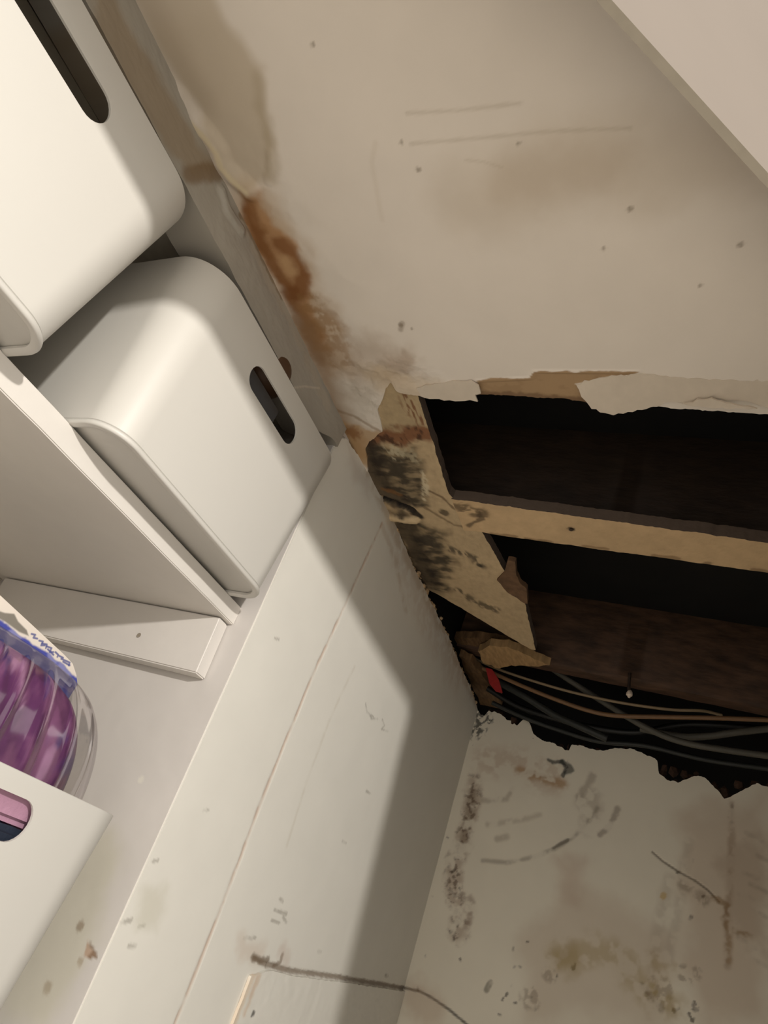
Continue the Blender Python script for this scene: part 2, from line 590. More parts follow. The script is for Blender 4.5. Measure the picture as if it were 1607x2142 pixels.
# yellow-brown damp along the top
p.put(p.line([(770, 985), (850, 1160), (930, 1325), (998, 1470)], 0.004, 0.022, 0.012, 35, 6), lin(178, 152, 118), 0.6)
p.put(p.line([(840, 1150), (900, 1290), (960, 1410)], 0.02, 0.06, 0.03, 18, 7), lin(196, 176, 156), 0.4)
p.put(p.line([(800, 1100), (830, 1180), (850, 1280)], 0.002, 0.012, 0.006, 40, 8), lin(176, 150, 120), 0.35)
p.put(p.poly([(728, 930), (775, 1000), (770, 1040), (735, 990)], 0.02, 0.02, 30, 9), lin(190, 172, 156), 0.4)
p.put(p.line([(690, 906), (722, 914)], 0.0012, 0.003, 0.002, 80), lin(70, 60, 50), 0.8)
# scuffs and specks
for seg_, w in (([(765, 1472), (768, 1490), (782, 1500)], .0012), ([(800, 1505), (805, 1518), (798, 1525), (812, 1530)], .0010),
                ([(772, 1492), (777, 1503), (790, 1504)], .0010), ([(585, 1880), (592, 1886)], .0020), ([(575, 1903), (600, 1912)], .0022),
                ([(568, 1925), (585, 1930)], .0016), ([(592, 1918), (600, 1930)], .0018), ([(510, 1962), (535, 1962)], .0020),
                ([(320, 1802), (330, 1800)], .0015), ([(426, 1695), (436, 1694)], .0012), ([(255, 1930), (275, 1925)], .0022),
                ([(270, 1978), (284, 1980)], .0018), ([(290, 1938), (302, 1936)], .0015), ([(575, 1335), (584, 1338)], .0012),
                ([(665, 1990), (672, 1992)], .0025), ([(716, 1760), (724, 1764)], .0018), ([(766, 1655), (775, 1660)], .0018),
                ([(806, 2040), (812, 2042)], .0035)):
    p.put(p.line(seg_, w, 0.002, 0.0012, 90), lin(122, 114, 100), 0.55)
p.put(p.poly([(500, 1960), (560, 1975), (545, 2010), (505, 2000)], 0.02, 0.02, 30, 12), lin(200, 176, 156), 0.4)
p.put(p.poly([(300, 1850), (345, 1860), (330, 1950), (290, 1940)], 0.02, 0.02, 30, 13), lin(196, 192, 172), 0.5)
# crack above the patch panel
p.brk = None
p.put(p.line([(530, 2005), (560, 2018), (600, 2030), (700, 2043), (780, 2056), (850, 2068)], 0.003, 0.004, 0.003, 60, 14), lin(120, 98, 76), 0.85)
p.h -= 0.004 * p.line([(560, 2018), (600, 2030), (700, 2043), (850, 2068)], 0.002, 0.004)
p.put(p.line([(528, 2000), (545, 2010), (562, 2006)], 0.003, 0.005, 0.005, 90, 15), lin(112, 94, 74), 0.85)
p.put(p.line([(590, 1998), (588, 2012), (575, 2020)], 0.0025, 0.004, 0.005, 90, 16), lin(120, 100, 80), 0.8)
p.put(p.line([(590, 1990), (600, 2010)], 0.001, 0.02, 0.01, 60, 17), lin(196, 170, 156), 0.4)
p.h += 0.0014 * (fbm(a, b, 9, 96) - 0.5)
GY = (WY - p.h).reshape(GX.shape)
wall_face = struct(slab('wall_back', np.stack([GX, GY, GZ], -1), (0, 1, 0), 0.06, M['wall'], p.rgb, flip=True))

# patch panel under the crack: its own thin board on the wall
pl = [(520, 2040), (560, 2028), (600, 2038), (700, 2051), (780, 2063), (846, 2073)]
pp_ = np.array([trW(*q) for q in pl])
us = np.linspace(0, 1, 160)
vs = np.concatenate([np.linspace(-0.9, -0.32, 6), np.linspace(-0.3, 0, 90)])
rowsX, rowsZ = [], []
x0 = pp_[0, 0]
for u in us:
    x = x0 + (FX(-0.1) - 0.004 - x0) * u
    zt = float(np.interp(x, pp_[:, 0], pp_[:, 1])) + 0.004 * (float(fbm(np.array([x]), np.array([4.4]), 60, 3)[0]) - 0.5)
    z = np.where(vs < -0.3, vs, -0.3 + (vs + 0.3) / 0.3 * (zt + 0.3))
    rowsX.append(np.minimum(x, FX(-0.2) - 0.006) + 0 * z)
    rowsZ.append(z)
GX, GZ = np.array(rowsX), np.array(rowsZ)
a, b = GX.ravel(), GZ.ravel()
p = Paint(a, b, WALL, trW)
p.put(p.line([(525, 2040), (505, 2085), (478, 2150)], 0.006, 0.014, 0.010, 40, 3), lin(226, 204, 178), 0.7)
p.put(p.line([(535, 2040), (520, 2080), (505, 2120)], 0.003, 0.010, 0.008, 50, 4), lin(206, 172, 138), 0.5)
p.put(p.spot((523, 2118), 0.005, 0.004, 0.003), lin(80, 76, 74), 0.85)
p.put(p.spot((538, 2120), 0.006, 0.008, 0.004), lin(232, 228, 220), 0.8)
p.h += 0.002 * (fbm(a, b, 40, 8) - 0.5)
GY = (WY - 0.008 - p.h).reshape(GX.shape)
panel = slab('patch_panel', np.stack([GX, GY, GZ], -1), (0, 1, 0), 0.007, M['wall'], p.rgb, flip=True)
tag(panel, 'white painted patch panel low on the face wall, below the horizontal brown crack', 'panel')

# alcove side (the batten is screwed to it)
ya = arr((WY + 0.004, 120), (1.25, 10), (1.75, 1))
za = np.concatenate([np.array([FLOOR, -1.0, -0.5]), np.linspace(-0.33, 0.5, 190), np.array([0.6, 0.7, 0.8, 0.9, 1.0])])
GY, GZ = np.meshgrid(ya, za, indexing='ij')
GX = np.vectorize(SX)(GZ)
a, b = GY.ravel(), GZ.ravel()
p = Paint(a, b, lin(207, 202, 197), trS)
p.put(p.poly([(20, 1930), (120, 1800), (235, 1740), (260, 1800), (190, 1990), (100, 2142), (0, 2142)], 0.03, 0.03, 15, 3), lin(196, 192, 170), 0.55)
p.put(p.spot((170, 1938), 0.006, 0.004, 0.002), lin(140, 122, 100), 0.7)
p.put(p.poly([(184, 1968), (207, 2002), (178, 2002)], 0.002, 0.003, 90), lin(176, 140, 112), 0.7)
p.put(p.line([(190, 1975), (205, 2001), (190, 2000)], 0.0012, 0.003, 0.002, 90), lin(120, 92, 66), 0.7)
p.put(p.spot((101, 2067), 0.006, 0.006, 0.003), lin(170, 158, 138), 0.8)
p.put(p.spot((170, 2012), 0.004, 0.004, 0.003), lin(160, 144, 120), 0.6)
p.put(p.spot((296, 1632), 0.004, 0.005, 0.002), lin(224, 220, 208), 0.7)
p.h += 0.002 * (fbm(a, b, 14, 4) - 0.5)
wall_side = struct(slab('wall_left', np.stack([GX - 0.0022 - p.h.reshape(GX.shape), GY, GZ], -1), (1, 0, 0), 0.05, M['wall'], p.rgb, flip=False))

# right end wall with its broken top
ft_px = [(1000, 1486), (1012, 1500), (1022, 1488), (1042, 1490), (1060, 1505), (1082, 1516), (1098, 1504), (1108, 1512), (1116, 1537), (1140, 1550), (1170, 1560),
         (1184, 1568), (1190, 1572), (1196, 1557), (1230, 1563), (1262, 1571), (1290, 1565), (1320, 1566), (1345, 1575), (1376, 1592),
         (1378, 1616), (1396, 1630), (1420, 1638), (1438, 1630), (1452, 1622), (1476, 1625), (1500, 1652), (1516, 1672), (1535, 1664),
         (1560, 1650), (1582, 1640), (1607, 1646)]
fp = np.array([trF(*q) for q in ft_px])
o = np.argsort(fp[:, 0])
fy, fz = fp[o, 0], fp[o, 1]
ysf = arr((-1.75, 6), (-0.32, 330), (WY + 0.004, 1))
szf = np.concatenate([np.array([FLOOR, -1.0, -0.5]), np.linspace(-0.3, 0.74, 280), np.linspace(0.744, 1.0, 60)])
rowsY, rowsZ = [], []
for y in ysf:
    t = float(np.interp(y, fy, fz)) + 0.012 * (float(fbm(np.array([y]), np.array([7.7]), 70, 3)[0]) - 0.5)
    zz = np.where(szf > 0.7, 0.7 + (szf - 0.7) / 0.3 * (t - 0.7), szf)
    rowsY.append(0 * zz + y)
    rowsZ.append(zz)
GY, GZ = np.array(rowsY), np.array(rowsZ)
GX = np.vectorize(FX)(GZ)
a, b = GY.ravel(), GZ.ravel()
p = Paint(a, b, lin(236, 229, 212), trF)
p.sm, p.km, p.ss = 1.9, 0.85, 1.5
p.brk = 0.15 + 0.85 * sstep(0.34, 0.60, fbm(a, b, 34, 301, 3))
p.mul(fbm(a, b, 5, 101), 0.93)
p.put(p.poly([(1160, 1790), (1225, 1800), (1210, 1900), (1170, 1880)], 0.03, 0.03, 14, 3), lin(192, 166, 146), 0.5)
p.put(p.poly([(1080, 1960), (1220, 1860), (1420, 1950), (1380, 2142), (1100, 2142)], 0.05, 0.05, 10, 4), lin(190, 168, 146), 0.45)
p.put(p.poly([(1420, 1700), (1607, 1660), (1607, 2142), (1450, 2142)], 0.05, 0.05, 10, 5), lin(190, 166, 142), 0.55)
p.put(p.poly([(1500, 1780), (1607, 1760), (1607, 2000), (1540, 1960)], 0.03, 0.05, 22, 6), lin(164, 142, 118), 0.4)
p.put(p.line([(1020, 1590), (1080, 1600), (1150, 1625)], 0.02, 0.04, 0.02, 20, 7), lin(182, 152, 126), 0.45)
p.put(p.line([(1088, 1612), (1132, 1626), (1178, 1640)], 0.006, 0.012, 0.008, 40, 8), lin(168, 124, 72), 0.75)
p.put(p.line([(1105, 1615), (1150, 1626)], 0.002, 0.006, 0.004, 60, 8), lin(128, 92, 48), 0.5)
# grubby column near the corner
colm = p.line([(992, 1640), (985, 1700), (968, 1760), (950, 1810), (948, 1870), (965, 1905), (958, 1950)], 0.010, 0.02, 0.016, 40, 9)
p.put(colm, lin(150, 122, 100), 0.6)
p.put(p.line([(990, 1660), (980, 1720), (965, 1770)], 0.005, 0.012, 0.006, 50, 10), lin(120, 100, 76), 0.6)
p.put(colm * sstep(0.52, 0.62, fbm(a, b, 75, 13)), lin(92, 70, 54), 0.75)
p.put(p.line([(985, 1880), (990, 1905), (978, 1935)], 0.004, 0.009, 0.006, 60, 11), lin(130, 100, 80), 0.6)
for q, r in (((948, 1822), .0065), ((940, 1812), .004), ((962, 1860), .004), ((945, 1948), .005), ((952, 1795), .004), ((958, 1935), .004), ((937, 1752), .0025),
             ((950, 1965), .003), ((963, 2008), .0035), ((1074, 1984), .005), ((1104, 1970), .0025), ((1076, 2022), .0025), ((1088, 2022), .003),
             ((1202, 2022), .0075), ((1166, 2040), .005), ((1450, 1800), .004), ((1420, 1824), .005), ((1445, 1920), .0055), ((1465, 2028), .0045),
             ((1455, 2105), .012), ((1445, 2126), .011), ((1415, 2112), .007), ((1478, 1890), .004), ((1472, 1875), .003), ((1045, 2122), .0035),
             ((1120, 2110), .005), ((1110, 2085), .004), ((1060, 2080), .004), ((1052, 2090), .0035), ((1070, 2062), .003), ((1078, 2098), .003),
             ((875, 2068), .004), ((890, 2000), .0025), ((905, 1875), .002)):
    an = (q[0] * 0.37 + q[1] * 0.91) % 3.14
    ln = r * 620
    p.put(p.line([(q[0] - ln * math.cos(an), q[1] - ln * math.sin(an)), (q[0] + ln * math.cos(an), q[1] + ln * math.sin(an))],
                 r * 0.35, 0.0022, r * 0.8, 110, int(q[0])), lin(62, 48, 40), 0.85)
for q, r in (((1470, 1880), .012), ((1435, 1850), .012), ((1440, 2040), .02), ((1380, 2080), .03), ((1110, 2090), .02), ((1150, 2040), .012)):
    p.put(p.spot(q, r, 0.012, r * 0.8, 60) * sstep(.4, .6, fbm(a, b, 60, 15)), lin(120, 98, 72), 0.5)
p.put(p.line([(1018, 2070), (1026, 2056)], 0.006, 0.003, 0.002, 80), lin(112, 104, 86), 0.8)
# swept dark arcs
p.put(p.line([(1010, 1800), (1060, 1804), (1110, 1795), (1160, 1776), (1200, 1750), (1235, 1715), (1250, 1690)], 0.0012, 0.006, 0.002, 60, 12), lin(110, 98, 80), 0.55)
p.put(p.line([(1158, 1774), (1172, 1766), (1188, 1758)], 0.0025, 0.003, 0.003, 90), lin(70, 60, 50), 0.7)
p.put(p.line([(1225, 1730), (1245, 1700), (1240, 1670), (1220, 1680)], 0.008, 0.02, 0.012, 40, 13), lin(140, 122, 100), 0.4)
p.put(p.line([(1255, 1745), (1275, 1728), (1286, 1705), (1292, 1692)], 0.004, 0.006, 0.005, 60, 14), lin(112, 92, 76), 0.6)
p.put(p.line([(1010, 1675), (1060, 1672), (1072, 1650)], 0.001, 0.008, 0.003, 50), lin(140, 124, 102), 0.45)
p.put(p.line([(1020, 1725), (1075, 1718), (1130, 1705)], 0.001, 0.008, 0.003, 50), lin(146, 130, 108), 0.4)
p.put(p.line([(1040, 1755), (1060, 1750)], 0.003, 0.008, 0.003, 50), lin(130, 114, 94), 0.45)
p.put(p.line([(1212, 1665), (1228, 1645), (1240, 1622)], 0.004, 0.010, 0.006, 50, 15), lin(130, 112, 92), 0.5)
# blue-black mould by the top edge
brk0, p.brk = p.brk, None
p.put(p.line([(1148, 1590), (1162, 1596), (1176, 1592), (1184, 1606), (1178, 1622)], 0.0035, 0.004, 0.005, 80, 16), lin(28, 34, 36), 0.9)
p.put(p.line([(1176, 1594), (1192, 1604), (1196, 1610), (1184, 1616)], 0.004, 0.005, 0.005, 80, 17), lin(30, 38, 40), 0.85)
mo = p.poly([(998, 1490), (1030, 1490), (1030, 1510), (1010, 1535), (990, 1552), (985, 1540)], 0.008, 0.02, 60, 18)
p.put(mo * sstep(0.45, 0.56, fbm(a, b, 85, 19)), lin(20, 24, 24), 0.95)
# cracks and drips on the right
crk = [(1365, 1782), (1388, 1802), (1420, 1823), (1455, 1842), (1482, 1862), (1505, 1886)]
p.put(p.line(crk, 0.0008, 0.002, 0.001, 60), lin(78, 62, 48), 0.85)
p.h -= 0.002 * p.line(crk, 0.001, 0.002)
p.brk = brk0
p.put(p.line([(1490, 1876), (1520, 1892), (1522, 1915), (1512, 1922), (1525, 1940), (1570, 1958)], 0.004, 0.005, 0.006, 60, 20), lin(140, 106, 62), 0.75)
p.put(p.line([(1531, 1680), (1530, 1800), (1524, 1900), (1522, 2020)], 0.0025, 0.008, 0.004, 40, 21), lin(140, 110, 78), 0.55)
p.put(p.line([(1532, 1685), (1531, 1720)], 0.0015, 0.003, 0.002, 60), lin(90, 70, 52), 0.7)
p.put(p.line([(1527, 1930), (1525, 2010)], 0.004, 0.006, 0.003, 60), lin(150, 116, 70), 0.5)
p.put(p.line([(1440, 1760), (1420, 1900), (1395, 2010)], 0.003, 0.012, 0.006, 30, 22), lin(150, 134, 112), 0.3)
p.put(p.line([(1400, 1840), (1375, 1960), (1365, 2060)], 0.003, 0.015, 0.006, 30, 23), lin(150, 132, 110), 0.3)
for u, v, du, dv, k in ((1556, 1826, 30, 12, .3), (1570, 1850, 34, 16, .35), (1548, 1871, 26, 8, .25), (1580, 1905, 24, 14, .3), (1560, 1740, 34, 20, .25),
                       (1586, 1790, 20, 10, .3), (1540, 1958, 40, 24, .3), (1575, 2010, 28, 10, .2)):
    p.put(p.line([(u, v), (u + du, v + dv)], 0.001, 0.006, 0.004, 50, int(u)), lin(120, 104, 84), k)
p.put(p.spot((1388, 1874), 0.007, 0.004, 0.004), lin(196, 160, 72), 0.7)
# yellow stains at the bottom
p.put(p.line([(1170, 2000), (1190, 2010), (1240, 1985), (1290, 2000), (1340, 2060), (1380, 2105)], 0.010, 0.03, 0.02, 30, 40), lin(168, 146, 88), 0.55)
p.put(p.poly([(1150, 1990), (1200, 1970), (1220, 2010), (1170, 2030)], 0.02, 0.02, 30, 41), lin(160, 136, 82), 0.5)
p.put(p.line([(1370, 2010), (1395, 2030), (1385, 2070), (1410, 2100)], 0.008, 0.02, 0.015, 40, 42), lin(170, 144, 84), 0.5)
p.put(p.line([(1345, 2062), (1362, 2085), (1382, 2110)], 0.004, 0.006, 0.004, 50, 43), lin(110, 88, 64), 0.7)
p.brk = None
p.put(p.line([(845, 2066), (880, 2074), (905, 2088), (940, 2112), (985, 2150)], 0.0015, 0.0025, 0.0012, 60, 44), lin(40, 32, 26), 0.9)
p.put(p.line([(870, 2085), (900, 2110)], 0.02, 0.03, 0.02, 30, 45), lin(180, 146, 116), 0.4)
p.h += 0.002 * (fbm(a, b, 9, 104) - 0.5)
wall_right = struct(slab('wall_right', np.stack([GX - p.h.reshape(GX.shape), GY, GZ], -1), (1, 0, 0), 0.025, M['wall'], p.rgb, flip=True))

# alcove back and far side, floor, diagonal front wall with its doorway
def wbox(name, lo, hi, m, **k):
    return box_obj(name, wpt(np.array(lo)), wpt(np.array(hi)), m, **k)


struct(wbox('wall_back', (-1.12, 1.72, FLOOR), (1.16, 1.80, 1.0), M['plain']))
struct(wbox('wall_left', (-1.16, 0.86, FLOOR), (-1.08, 1.80, 1.0), M['plain']))
struct(wbox('ceiling', (-1.16, 0.96, 1.0), (1.16, 1.80, 1.02), M['plain']))
struct(wbox('wall_left', (-2.45, 0.86, FLOOR), (-1.16, 0.96, 1.0), M['plain']))
struct(wbox('floor', (-5, -5.5, FLOOR - 0.05), (3.2, 2.0, FLOOR), M['floor']))



def fw(t, z, k=0.0):
    q = wa[:2] + d2 * t + n2 * k
    return (q[0], q[1], z)


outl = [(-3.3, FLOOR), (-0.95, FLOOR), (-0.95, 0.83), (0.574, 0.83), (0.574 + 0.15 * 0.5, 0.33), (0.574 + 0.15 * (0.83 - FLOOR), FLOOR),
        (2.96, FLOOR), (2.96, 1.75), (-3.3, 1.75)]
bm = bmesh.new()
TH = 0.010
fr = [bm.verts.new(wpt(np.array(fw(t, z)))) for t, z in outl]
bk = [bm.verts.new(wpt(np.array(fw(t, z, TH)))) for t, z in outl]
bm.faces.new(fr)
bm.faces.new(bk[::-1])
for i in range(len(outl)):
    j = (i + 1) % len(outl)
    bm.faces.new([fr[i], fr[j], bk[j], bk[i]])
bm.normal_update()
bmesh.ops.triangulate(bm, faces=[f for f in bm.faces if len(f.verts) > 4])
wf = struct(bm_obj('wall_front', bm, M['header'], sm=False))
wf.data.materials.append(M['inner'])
M['soffit'] = mat('soffit_shade_offset', lin(164, 156, 142), rough=0.8, bump=0.03)  # underside coloured lighter than the header to offset its shade
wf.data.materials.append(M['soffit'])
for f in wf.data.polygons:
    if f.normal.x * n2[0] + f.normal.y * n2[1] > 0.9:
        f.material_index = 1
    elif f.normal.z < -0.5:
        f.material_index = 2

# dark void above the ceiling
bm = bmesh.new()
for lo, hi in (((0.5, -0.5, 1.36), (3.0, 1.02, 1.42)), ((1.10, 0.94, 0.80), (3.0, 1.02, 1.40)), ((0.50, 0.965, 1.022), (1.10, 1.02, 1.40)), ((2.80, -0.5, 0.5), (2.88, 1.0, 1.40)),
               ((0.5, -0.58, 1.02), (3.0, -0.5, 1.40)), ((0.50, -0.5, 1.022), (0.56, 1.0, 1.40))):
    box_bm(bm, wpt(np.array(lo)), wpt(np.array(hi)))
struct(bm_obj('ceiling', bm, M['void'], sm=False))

# ------------------------------------------------------------------ loose edges of the ceiling: flaps are parts of the ceiling
def ragged(px, dr, seed, step=9.0, amp=2.2):
    rg = np.random.default_rng(seed)
    P, D = [], []
    n = len(px)
    for i in range(n):
        a_, b_ = np.array(px[i], float), np.array(px[(i + 1) % n], float)
        L_ = np.linalg.norm(b_ - a_)
        k = max(1, int(L_ / step))
        nn = np.array([-(b_ - a_)[1], (b_ - a_)[0]]) / (L_ + 1e-9)
        for j in range(k):
            t = j / k
            q_ = a_ + (b_ - a_) * t + (nn * rg.normal(0, amp * .6) if j else 0)
            P.append(tuple(q_))
            D.append(dr[i] * (1 - t) + dr[(i + 1) % n] * t)
    return P, D


def sheet(name, px, z0, droop, m, parent, thick=0.0035, seed=1):
    """a curl of paint or paper; the outline is traced on the ceiling plane, droop per vertex in scene units"""
    px, droop = ragged(px, droop, seed)
    P = np.array([onz(u, v, z0) for u, v in px])
    P[:, 2] = z0
    bm = bmesh.new()
    lo_ = [bm.verts.new(wpt(P[i] * (1 - droop[i] * 0.0) - np.array([0, 0, droop[i]]))) for i in range(len(px))]
    f = bm.faces.new(lo_)
    bm.normal_update()
    bmesh.ops.triangulate(bm, faces=[f])
    bmesh.ops.subdivide_edges(bm, edges=bm.edges[:], cuts=1, use_grid_fill=True)
    for v in bm.verts:
        n = float(fbm(np.array([v.co.x]), np.array([v.co.y]), 40, seed)[0]) - 0.5
        v.co.z += n * 0.0022
    g = bmesh.ops.extrude_face_region(bm, geom=bm.faces[:])
    for v in [e for e in g['geom'] if isinstance(e, bmesh.types.BMVert)]:
        v.co.z += thick * H
    return bm_obj(name, bm, m, parent)


sheet('paint_flap', [(1205, 803), (1260, 790), (1330, 781), (1430, 790), (1520, 795), (1640, 800), (1660, 850), (1607, 846), (1560, 836), (1500, 830),
                     (1450, 838), (1400, 836), (1345, 850), (1286, 858), (1240, 846), (1218, 824)], 0.9992,
      [.0, .0, .0, .0, .0, .0, .004, .008, .004, .004, .006, .006, .010, .014, .012, .008], M['flap'], ceiling, seed=3)
sheet('paint_flap', [(930, 800), (985, 795), (1003, 803), (1008, 818), (995, 822), (1002, 834), (985, 832), (965, 836), (930, 836), (880, 828), (870, 812)],
      0.997, [.001, .002, .006, .008, .006, .010, .007, .005, .003, .002, .001], M['flap'], ceiling, seed=5)
sheet('paint_flap', [(1430, 838), (1490, 829), (1530, 838), (1585, 846), (1530, 848), (1470, 845)], 0.993,
      [.008, .006, .008, .012, .010, .008], M['flap'], ceiling, seed=6)

# crumbly broken plaster along the head of the face wall
def chunk(bm, c, r, seed):
    g = bmesh.ops.create_icosphere(bm, subdivisions=1, radius=1.0)
    rr = np.random.default_rng(seed)
    s = r * np.array([rr.uniform(.7, 1.5), rr.uniform(.5, 1.0), rr.uniform(.6, 1.3)])
    for v in g['verts']:
        n = np.array(v.co)
        k = 1 + 1.1 * (float(fbm(np.array([n[0] * 2 + seed]), np.array([n[1] * 2 + n[2]]), 1.3, seed)[0]) - 0.5)
        v.co = Vector(c + n * s * k)


bm = bmesh.new()
for i in range(95):
    t = i / 94
    x = 1.17 + t * 1.40
    z = float(topz(np.array([x]))[0])
    chunk(bm, wpt(np.array([x + random.uniform(-.01, .01), WY + random.uniform(0.001, 0.014), z + random.uniform(-.001, .010)])),
          H * random.uniform(.004, .010), i)
cr = bm_obj('plaster_crumbs', bm, M['crumb'], wall_face, ang=12)
cr['kind'] = 'stuff'
bm = bmesh.new()
for i in range(70):
    y = 0.84 - i / 69 * 1.05
    z = float(np.interp(y, fy, fz))
    chunk(bm, wpt(np.array([FX(z) + random.uniform(.018, .05), y, z + random.uniform(-.02, .012)])), H * random.uniform(.008, .022), 300 + i)
cr = bm_obj('broken_masonry', bm, M['brick'], wall_right, ang=12)
cr['kind'] = 'stuff'
for k, (u, v, r) in enumerate(((1410, 1612, .022), (1432, 1618, .018), (1515, 1655, .022), (1520, 1664, .012), (1188, 1560, .010), (1545, 1640, .02), (1390, 1605, .016))):
    bm = bmesh.new()
    q = onplane(u, v, ct, FN)
    chunk(bm, wpt(q + np.array([0.012, 0, 0])), H * r, 500 + k)
    bm_obj('brick_fragment', bm, M['brick'], wall_right, ang=12)

# ------------------------------------------------------------------ timber in the hole
# mouldy board along the wall
edge_px = [(862, 800), (872, 828), (885, 868), (905, 930), (922, 985), (938, 1035), (985, 1085), (1012, 1122), (1045, 1180), (1075, 1230), (1098, 1268),
           (1108, 1310), (1120, 1362)]
ep = np.array([trC(*q) for q in edge_px])
BZ = 1.004
sx = np.linspace(0, 1, 260)
st = np.linspace(0, 1, 90)
x0, x1 = ep[0, 0], ep[-1, 0]
rows = []
for s in sx:
    x = x0 + (x1 - x0) * s
    yr = float(np.interp(x, ep[:, 0], ep[:, 1])) + 0.006 * (float(fbm(np.array([x]), np.array([1.1]), 40, 3)[0]) - 0.5)
    yl = 0.885
    if x > 1.80:                                     # broken off diagonally at the far end
        yl = 0.868 + (0.585 - 0.868) * (x - 1.80) / (x1 - 1.80) + 0.012 * (float(fbm(np.array([x]), np.array([5.1]), 45, 3)[0]) - 0.5)
    yl = max(yl, yr + 0.004)
    rows.append(np.stack([0 * st + x, yr + (yl - yr) * st], -1))
G = np.array(rows)
a, b = G[..., 0].ravel(), G[..., 1].ravel()
trB = lambda u, v: tuple(onz(u, v, BZ)[:2])
p = Paint(a, b, lin(198, 174, 138), trB)
p.mul(fbm(a, b, 12, 3), 0.80)
fib = fbm(a * 0.25 + b * 0.2, b - a * 0.15, 120, 5)
p.mul(sstep(.45, .75, fib), 0.92)
up = p.poly([(800, 790), (880, 815), (905, 900), (880, 925), (790, 905)], 0.01, 0.01, 30, 4)
p.put(up, lin(172, 152, 118), 0.7)
rst = p.line([(775, 920), (800, 912), (840, 915), (885, 905)], 0.016, 0.02, 0.018, 40, 6)
p.put(rst, lin(120, 70, 38), 0.85)
p.put(rst * sstep(.5, .62, fbm(a * .5, b, 80, 7)), lin(60, 34, 20), 0.8)
p.put(p.line([(850, 835), (862, 860), (885, 880)], 0.010, 0.014, 0.012, 60, 8) * sstep(.45, .55, fbm(a * .3, b * 1.5, 90, 9)), lin(110, 62, 30), 0.8)
m1 = p.poly([(770, 930), (800, 935), (870, 935), (885, 970), (885, 1030), (895, 1060), (860, 1060), (815, 1035), (780, 990)], 0.02, 0.03, 30, 10)
p.put(m1, lin(112, 98, 74), 0.65)
fur = fbm(a, b * 0.35, 62, 11)
p.put(m1 * sstep(.34, .66, fur), lin(40, 34, 27), 0.85)
p.put(p.line([(775, 940), (780, 990), (800, 1030), (830, 1050)], 0.02, 0.03, 0.02, 40, 12), lin(40, 30, 22), 0.8)
p.put(p.spot((825, 945), 0.018, 0.02, 0.02, 70) * sstep(.42, .55, fbm(a, b, 80, 14)), lin(190, 178, 150), 0.8)
p.put(p.spot((858, 955), 0.014, 0.02, 0.02, 70) * sstep(.45, .55, fbm(a, b, 90, 15)), lin(180, 168, 140), 0.7)
p.put(p.line([(885, 990), (890, 1020), (888, 1045)], 0.004, 0.01, 0.008, 80, 16) * sstep(.42, .55, fbm(a, b, 100, 17)), lin(214, 200, 170), 0.8)
m2 = p.poly([(840, 1085), (880, 1090), (920, 1105), (930, 1150), (960, 1180), (930, 1200), (945, 1240), (905, 1245), (880, 1190)], 0.03, 0.04, 26, 18)
p.put(m2, lin(110, 94, 66), 0.55)
p.put(m2 * sstep(.32, .64, fbm(a, b * .35, 55, 19)), lin(42, 38, 32), 0.85)
p.put(p.line([(840, 1085), (870, 1150), (900, 1215)], 0.02, 0.035, 0.02, 40, 20), lin(44, 36, 28), 0.8)
p.put(p.line([(945, 1150), (990, 1165), (1006, 1184)], 0.004, 0.02, 0.01, 40, 21) * sstep(.4, .55, fbm(a * .4, b, 90, 22)), lin(60, 54, 44), 0.8)
p.put(p.spot((1003, 1182), 0.007, 0.006, 0.005), lin(40, 36, 30), 0.85)
p.put(p.line([(960, 1235), (1000, 1262), (1035, 1275)], 0.008, 0.02, 0.01, 40, 23) * sstep(.42, .56, fbm(a * .4, b, 90, 24)), lin(84, 74, 56), 0.8)
p.put(p.spot((930, 1072), 0.010, 0.008, 0.008, 90), lin(64, 54, 40), 0.8)
p.put(p.line([(900, 1028), (925, 1040), (950, 1065)], 0.0015, 0.005, 0.004, 60), lin(90, 66, 42), 0.7)
p.put(p.line([(890, 1062), (950, 1098), (990, 1105)], 0.0015, 0.006, 0.004, 60), lin(96, 76, 50), 0.6)
# the rotten slit and the dark side
p.put(p.line([(795, 1040), (830, 1052), (862, 1068), (878, 1080)], 0.010, 0.008, 0.006, 60, 25), lin(14, 10, 8), 0.95)
p.put(p.line([(800, 1022), (835, 1036)], 0.004, 0.008, 0.006, 60, 26), lin(120, 84, 48), 0.8)
p.put(p.line([(812, 1078), (840, 1084), (872, 1085)], 0.008, 0.008, 0.006, 60, 27), lin(214, 190, 152), 0.9)
p.h += 0.010 * (fbm(a * .5, b, 40, 28) - 0.5) * (m1 + m2 + 0.35)
p.h += 0.012 * p.line([(810, 1080), (870, 1086)], 0.006, 0.01)
p.h -= 0.014 * p.line([(800, 1042), (862, 1066)], 0.006, 0.008)
Z = (BZ - p.h).reshape(G.shape[:2])
root = thing('mouldy_board', wpt(np.array([1.45, 0.75, BZ])), 'tan board blotched with black mould along the wall side of the ceiling hole', 'board')
org = np.array(root.location)
plank_o = slab('plank', np.concatenate([G, Z[..., None]], -1), (0, 0, 1), 0.026, M['board'], p.rgb, root, flip=True, origin=org, edge=lin(92, 78, 68))
